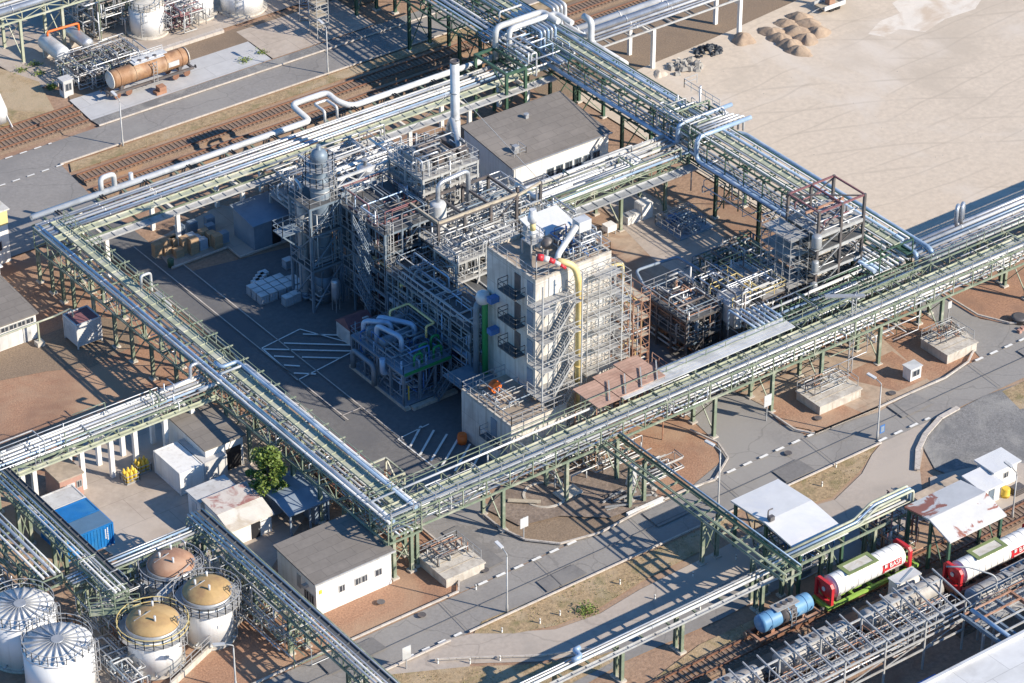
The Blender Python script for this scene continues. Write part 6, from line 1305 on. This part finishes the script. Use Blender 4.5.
for x,y in ((-13.2,35.6),(-12.9,33.4),(-15.9,37.3),(-14.4,37.2),(-12.4,37.0)): pallet(x,y,1.3,'slate_blue','dark wrapped pallet stack behind the brown cartons','dark wrapped pallets by the shed')
x,y,_=at(171,267); o=M().lathe((x,y,0),[(.3,0),(.36,.9),(.3,1.0)],12).obj('waste_bin','dark_green_steel'); tag(o,'small green bin at the corner of the carton pad','bin')
def tote(x,y,z):
    t=thing('liquid_tote','translucent blue grey liquid tote in a wire cage','liquid tote',(x,y,z),'caged liquid totes parked by the column'); M().box(x-.46,x+.46,y-.42,y+.42,z+.16,z+.95).obj('tank','ibc_plastic',t); M().box(x-.5,x+.5,y-.46,y+.46,z,z+.14).obj('pallet','galv',t)
    m=M()
    for q in (.16,.55,.95): m.bar((x-.48,y-.44,z+q),(x+.48,y-.44,z+q),.03).bar((x-.48,y-.44,z+q),(x-.48,y+.44,z+q),.03).bar((x+.48,y-.44,z+q),(x+.48,y+.44,z+q),.03)
    for q in (-.48,-.16,.16,.48): m.bar((x+q,y-.44,z+.14),(x+q,y-.44,z+.97),.03)
    m.obj('cage','galv',t); M().box(x-.47,x+.47,y-.43,y+.43,z+.99,z+1.04).obj('lid','white_clad',t)
for i in range(5):
    for j in range(3):
        if (i,j) in ((4,2),): continue
        tote(-16.0+i*1.06,21.0+j*.98,0)
for i in range(1,5):
    if i>1: pallet(-16.0+i*1.06,22.96,.4,'white_clad','white flat stack behind the caged totes','white flat stacks behind the totes')
for x,y in ((-14.2,19.2),(-13.2,19.3),(-12.4,19.9),(-10.2,25.2)): tote(x,y,0)
for k in range(4): pallet(-14.6+k*.5,24.4+k*.35,.5,'white_clad','white flat stack behind the caged totes','white flat stacks behind the totes')
def bottles(label,x,y):
    t=thing('gas_bottle_pallet',label,'bottle pallet',(x,y,0)); M().box(x-.7,x+.7,y-.6,y+.6,0,.14).rail([(x-.7,y-.6,.1),(x+.7,y-.6,.1),(x+.7,y+.6,.1),(x-.7,y+.6,.1),(x-.7,y-.6,.1)],.8,1.4,.06).obj('pallet','galv',t)
    for i in range(3):
        for j in range(2): M().lathe((x-.45+i*.45,y-.28+j*.55,.14),[(.18,0),(.18,.9),(.08,1.05),(.08,1.2)],12).obj('bottle','yellow',t)
bottles('caged pallet of yellow gas bottles, left of the two in the yard',-42.9,2.2); bottles('caged pallet of yellow gas bottles, right of the two in the yard',-41.2,2.9)
t=thing('crate','white lidded boxes standing between left rack and parking lane','crate',(-25,27,0)); M().box(-25.2,-24.1,26.8,28,0,.8).obj('box','white_clad',t); M().box(-25.2,-24.2,25.3,26.5,0,.7).obj('box','white_clad',t); M().box(-25.3,-24.0,26.7,28.1,.8,.86).obj('lid','galv',t)
# steel cage frames beside the left rack
for (x0,x1,y0,y1,h,mm,l) in ((-26.3,-24.0,-15.6,-12.6,3.0,'tray_green','pale green steel cage frame beside the front end of the left rack'),(-28.2,-25.4,-11.2,-8.2,2.6,'maroon_steel','red brown steel rack of stored pipe parts beside the left rack')):
    t=thing('storage_rack',l,'storage frame',((x0+x1)/2,(y0+y1)/2,0)); m=M()
    for x in (x0,x1):
        for y in (y0,y1): m.bar((x,y,0),(x,y,h),.16)
    for z in (.2,h):
        for y in (y0,y1): m.bar((x0,y,z),(x1,y,z),.14)
        for x in (x0,x1): m.bar((x,y0,z),(x,y1,z),.14)
    for a in ((x0,y0,x1,y0),(x0,y0,x0,y1),(x1,y0,x1,y1)): m.bar((a[0],a[1],.2),(a[2],a[3],h),.11).bar((a[0],a[1],h),(a[2],a[3],.2),.11)
    m.obj('frame',mm,t); random_pipes(t,(x0,x1,y0,y1,.2,h*.6),7,['maroon_steel','rust','galv'],(.06,.14),int(h*10))
t=thing('pipe_fitting','bare grey steel fittings laid out under the front rack near the bridge','fittings',(-4,-27,0)); random_pipes(t,(-6,0,-27.4,-25.6,.1,1.2),16,['galv','pale_steel'],(.05,.1),95)
t=thing('excavator_grab','dark round lidded shaft with pink blocks on red gravel at the right edge','shaft',(43,-24.6,0))
x,y,_=at(1019,322); M().lathe((x,y,0),[(.75,0),(.75,.5),(.85,.52),(.85,.65),(.6,.75)],20).obj('shaft','dark_steel',t)
for k in range(5): M().box(x-1.6+k*.6,x-1.25+k*.6,y-1.7+.2*(k%2),y-1.3+.2*(k%2),0,.4).obj('block','brick_red',t)
# tree
def tree(label,c,h,rx,ry,seed):
    g=random.Random(seed); x,y,_=c; t=thing('tree',label,'tree',(x,y,0)); m=M(); m.tube([(x,y,0),(x+.1,y,h*.35),(x,y+.1,h*.75)],.14,8)
    cl=[]
    for i in range(62):
        f=g.random(); z=h*(.2+.78*f); rad=math.sin(min(1,(1-f)*1.25+.12)*math.pi*.62)*g.uniform(.35,1.0); a=g.uniform(0,6.28)
        p=(x+rx*rad*math.cos(a),y+ry*rad*math.sin(a),z); cl.append((p,g.uniform(.35,.75)))
        m.bar((x,y,max(.8,z-.6)),p,.06)
    m.obj('trunk','bark',t); l=M()
    for p,s in cl:
        for k in range(120):
            d=Vector((g.gauss(0,1),g.gauss(0,1),g.gauss(0,1))); d=d.normalized()*s*g.random()**.4; d.z*=.8; q=Vector(p)+d
            u=Vector((g.gauss(0,1),g.gauss(0,1),g.gauss(0,.6))).normalized(); v=u.cross(Vector((g.gauss(0,1),g.gauss(0,1),1)).normalized())*.11; u=u*.17
            l._add([tuple(q-u),tuple(q-v*.8),tuple(q+u),tuple(q+v)],[(0,1,2,3)])
    l.obj('crown','leaf',t)
tree('bright green leafy tree between the white garage and the sheds',at(270,506),6.4,2.1,2.1,4)
def bush(label,px,py,s,seed,grp=None):
    g=random.Random(seed); x,y,_=at(px,py); t=thing('bush',label,'bush',(x,y,0),grp); l=M()
    for k in range(int(260*s)):
        q=Vector((x+g.gauss(0,.45*s),y+g.gauss(0,.35*s),abs(g.gauss(0,.3*s)))); u=Vector((g.gauss(0,1),g.gauss(0,1),g.gauss(0,.6))).normalized(); v=u.cross(Vector((g.gauss(0,1),g.gauss(0,1),1)).normalized())*.07; u=u*.12
        l._add([tuple(q-u),tuple(q-v),tuple(q+u),tuple(q+v)],[(0,1,2,3)])
    l.obj('foliage','leaf',t); M().bar((x,y,0),(x,y,.3),.06).obj('stem','bark',t)
bush('green bush on the dry verge in front of the lower branch road',587,612,1.1,1)
for i,(a,b) in enumerate(((22,72),(40,75),(52,88),(35,66),(245,62),(262,54))): bush('low green weed clump on the far dry ground',a,b,.8,20+i,'weed clumps at upper left')

t=thing('pipework','low pumps, valves and thin pipe runs between the board deck and the pipe bridge','pipework',(-9,-24,0)); random_pipes(t,(-12,-1,-23.5,-17.5,.15,1.6),24,['galv','pale_steel','sage_steel','galv','dark_steel'],(.05,.11),401)
t=thing('pipework','low shaded pipe runs on the ground behind the sheet covered rack','pipework',(10,-18,0)); random_pipes(t,(5,24,-21,-16,.15,2.6),50,['galv','dark_steel','sage_steel','pale_steel'],(.05,.12),402)
t=thing('pipework','thin pipes and valves hanging below the left rack beside the parking','pipework',(-29,5,0)); random_pipes(t,(-29.2,-26.6,-22,12,.2,3.2),50,['sage_steel','pale_steel','galv','rust'],(.05,.1),403)
t=thing('pipework','thin pipe runs on the ground among the legs of the left yard rack','pipework',(-50,4,0)); random_pipes(t,(-66,-60,-12,2,.2,1.6),14,['galv','pale_steel','sage_steel','dark_steel'],(.05,.1),404)
t=thing('pipework','small pipework hanging around the containment wall and slim rack foot','pipework',(-44,-22,0)); random_pipes(t,(-46,-42.4,-31,-14,.2,2.6),36,['galv','pale_steel','sage_steel'],(.05,.1),405)

# dry grass tufts on the verges (nobody could count them)
g=random.Random(77); tm=M()
def inside(p,P):
    c=False; j=len(P)-1
    for i in range(len(P)):
        if (P[i][1]>p[1])!=(P[j][1]>p[1]) and p[0]<(P[j][0]-P[i][0])*(p[1]-P[i][1])/(P[j][1]-P[i][1])+P[i][0]: c=not c
        j=i
    return c
for P in VERGE:
    xs=[p[0] for p in P]; ys=[p[1] for p in P]; area=(max(xs)-min(xs))*(max(ys)-min(ys))
    for k in range(min(5000,int(area*9))):
        p=(g.uniform(min(xs),max(xs)),g.uniform(min(ys),max(ys)))
        if not inside(p,P) or math.sin(p[0]*.9+2*math.sin(p[1]*.7))+math.sin(p[1]*1.3+p[0]*.4)<g.uniform(-1.2,.8): continue
        h=g.uniform(.06,.2)
        for q in range(3):
            a=g.uniform(0,6.28); dx,dy=math.cos(a)*.1,math.sin(a)*.1
            tm._add([(p[0]-dy*.4,p[1]+dx*.4,.03),(p[0]+dy*.4,p[1]-dx*.4,.03),(p[0]+dx,p[1]+dy,.03+h)],[(0,1,2)])
o=tm.obj('dry_grass_tufts','straw'); tag(o,'dry straw coloured grass tufts covering the verges','grass'); o['kind']='stuff'
sm=M()
for k in range(260):
    u=g.random(); x=g.uniform(38,90); y=g.uniform(-12,36.5); s_=g.uniform(.03,.09)
    if g.random()<.5: x=38+abs(g.gauss(0,5))
    sm.hexa([(x-s_,y-s_*.8,.0),(x+s_,y-s_*.6,.0),(x+s_*.8,y+s_,.0),(x-s_*.7,y+s_*.8,.0)],[(x-s_*.5,y-s_*.4,s_+.06),(x+s_*.6,y-s_*.3,s_+.05),(x+s_*.4,y+s_*.5,s_+.06),(x-s_*.4,y+s_*.4,s_+.07)])
o=sm.obj('stones','rubble'); tag(o,'small loose stones scattered over the sand yard','stones'); o['kind']='stuff'
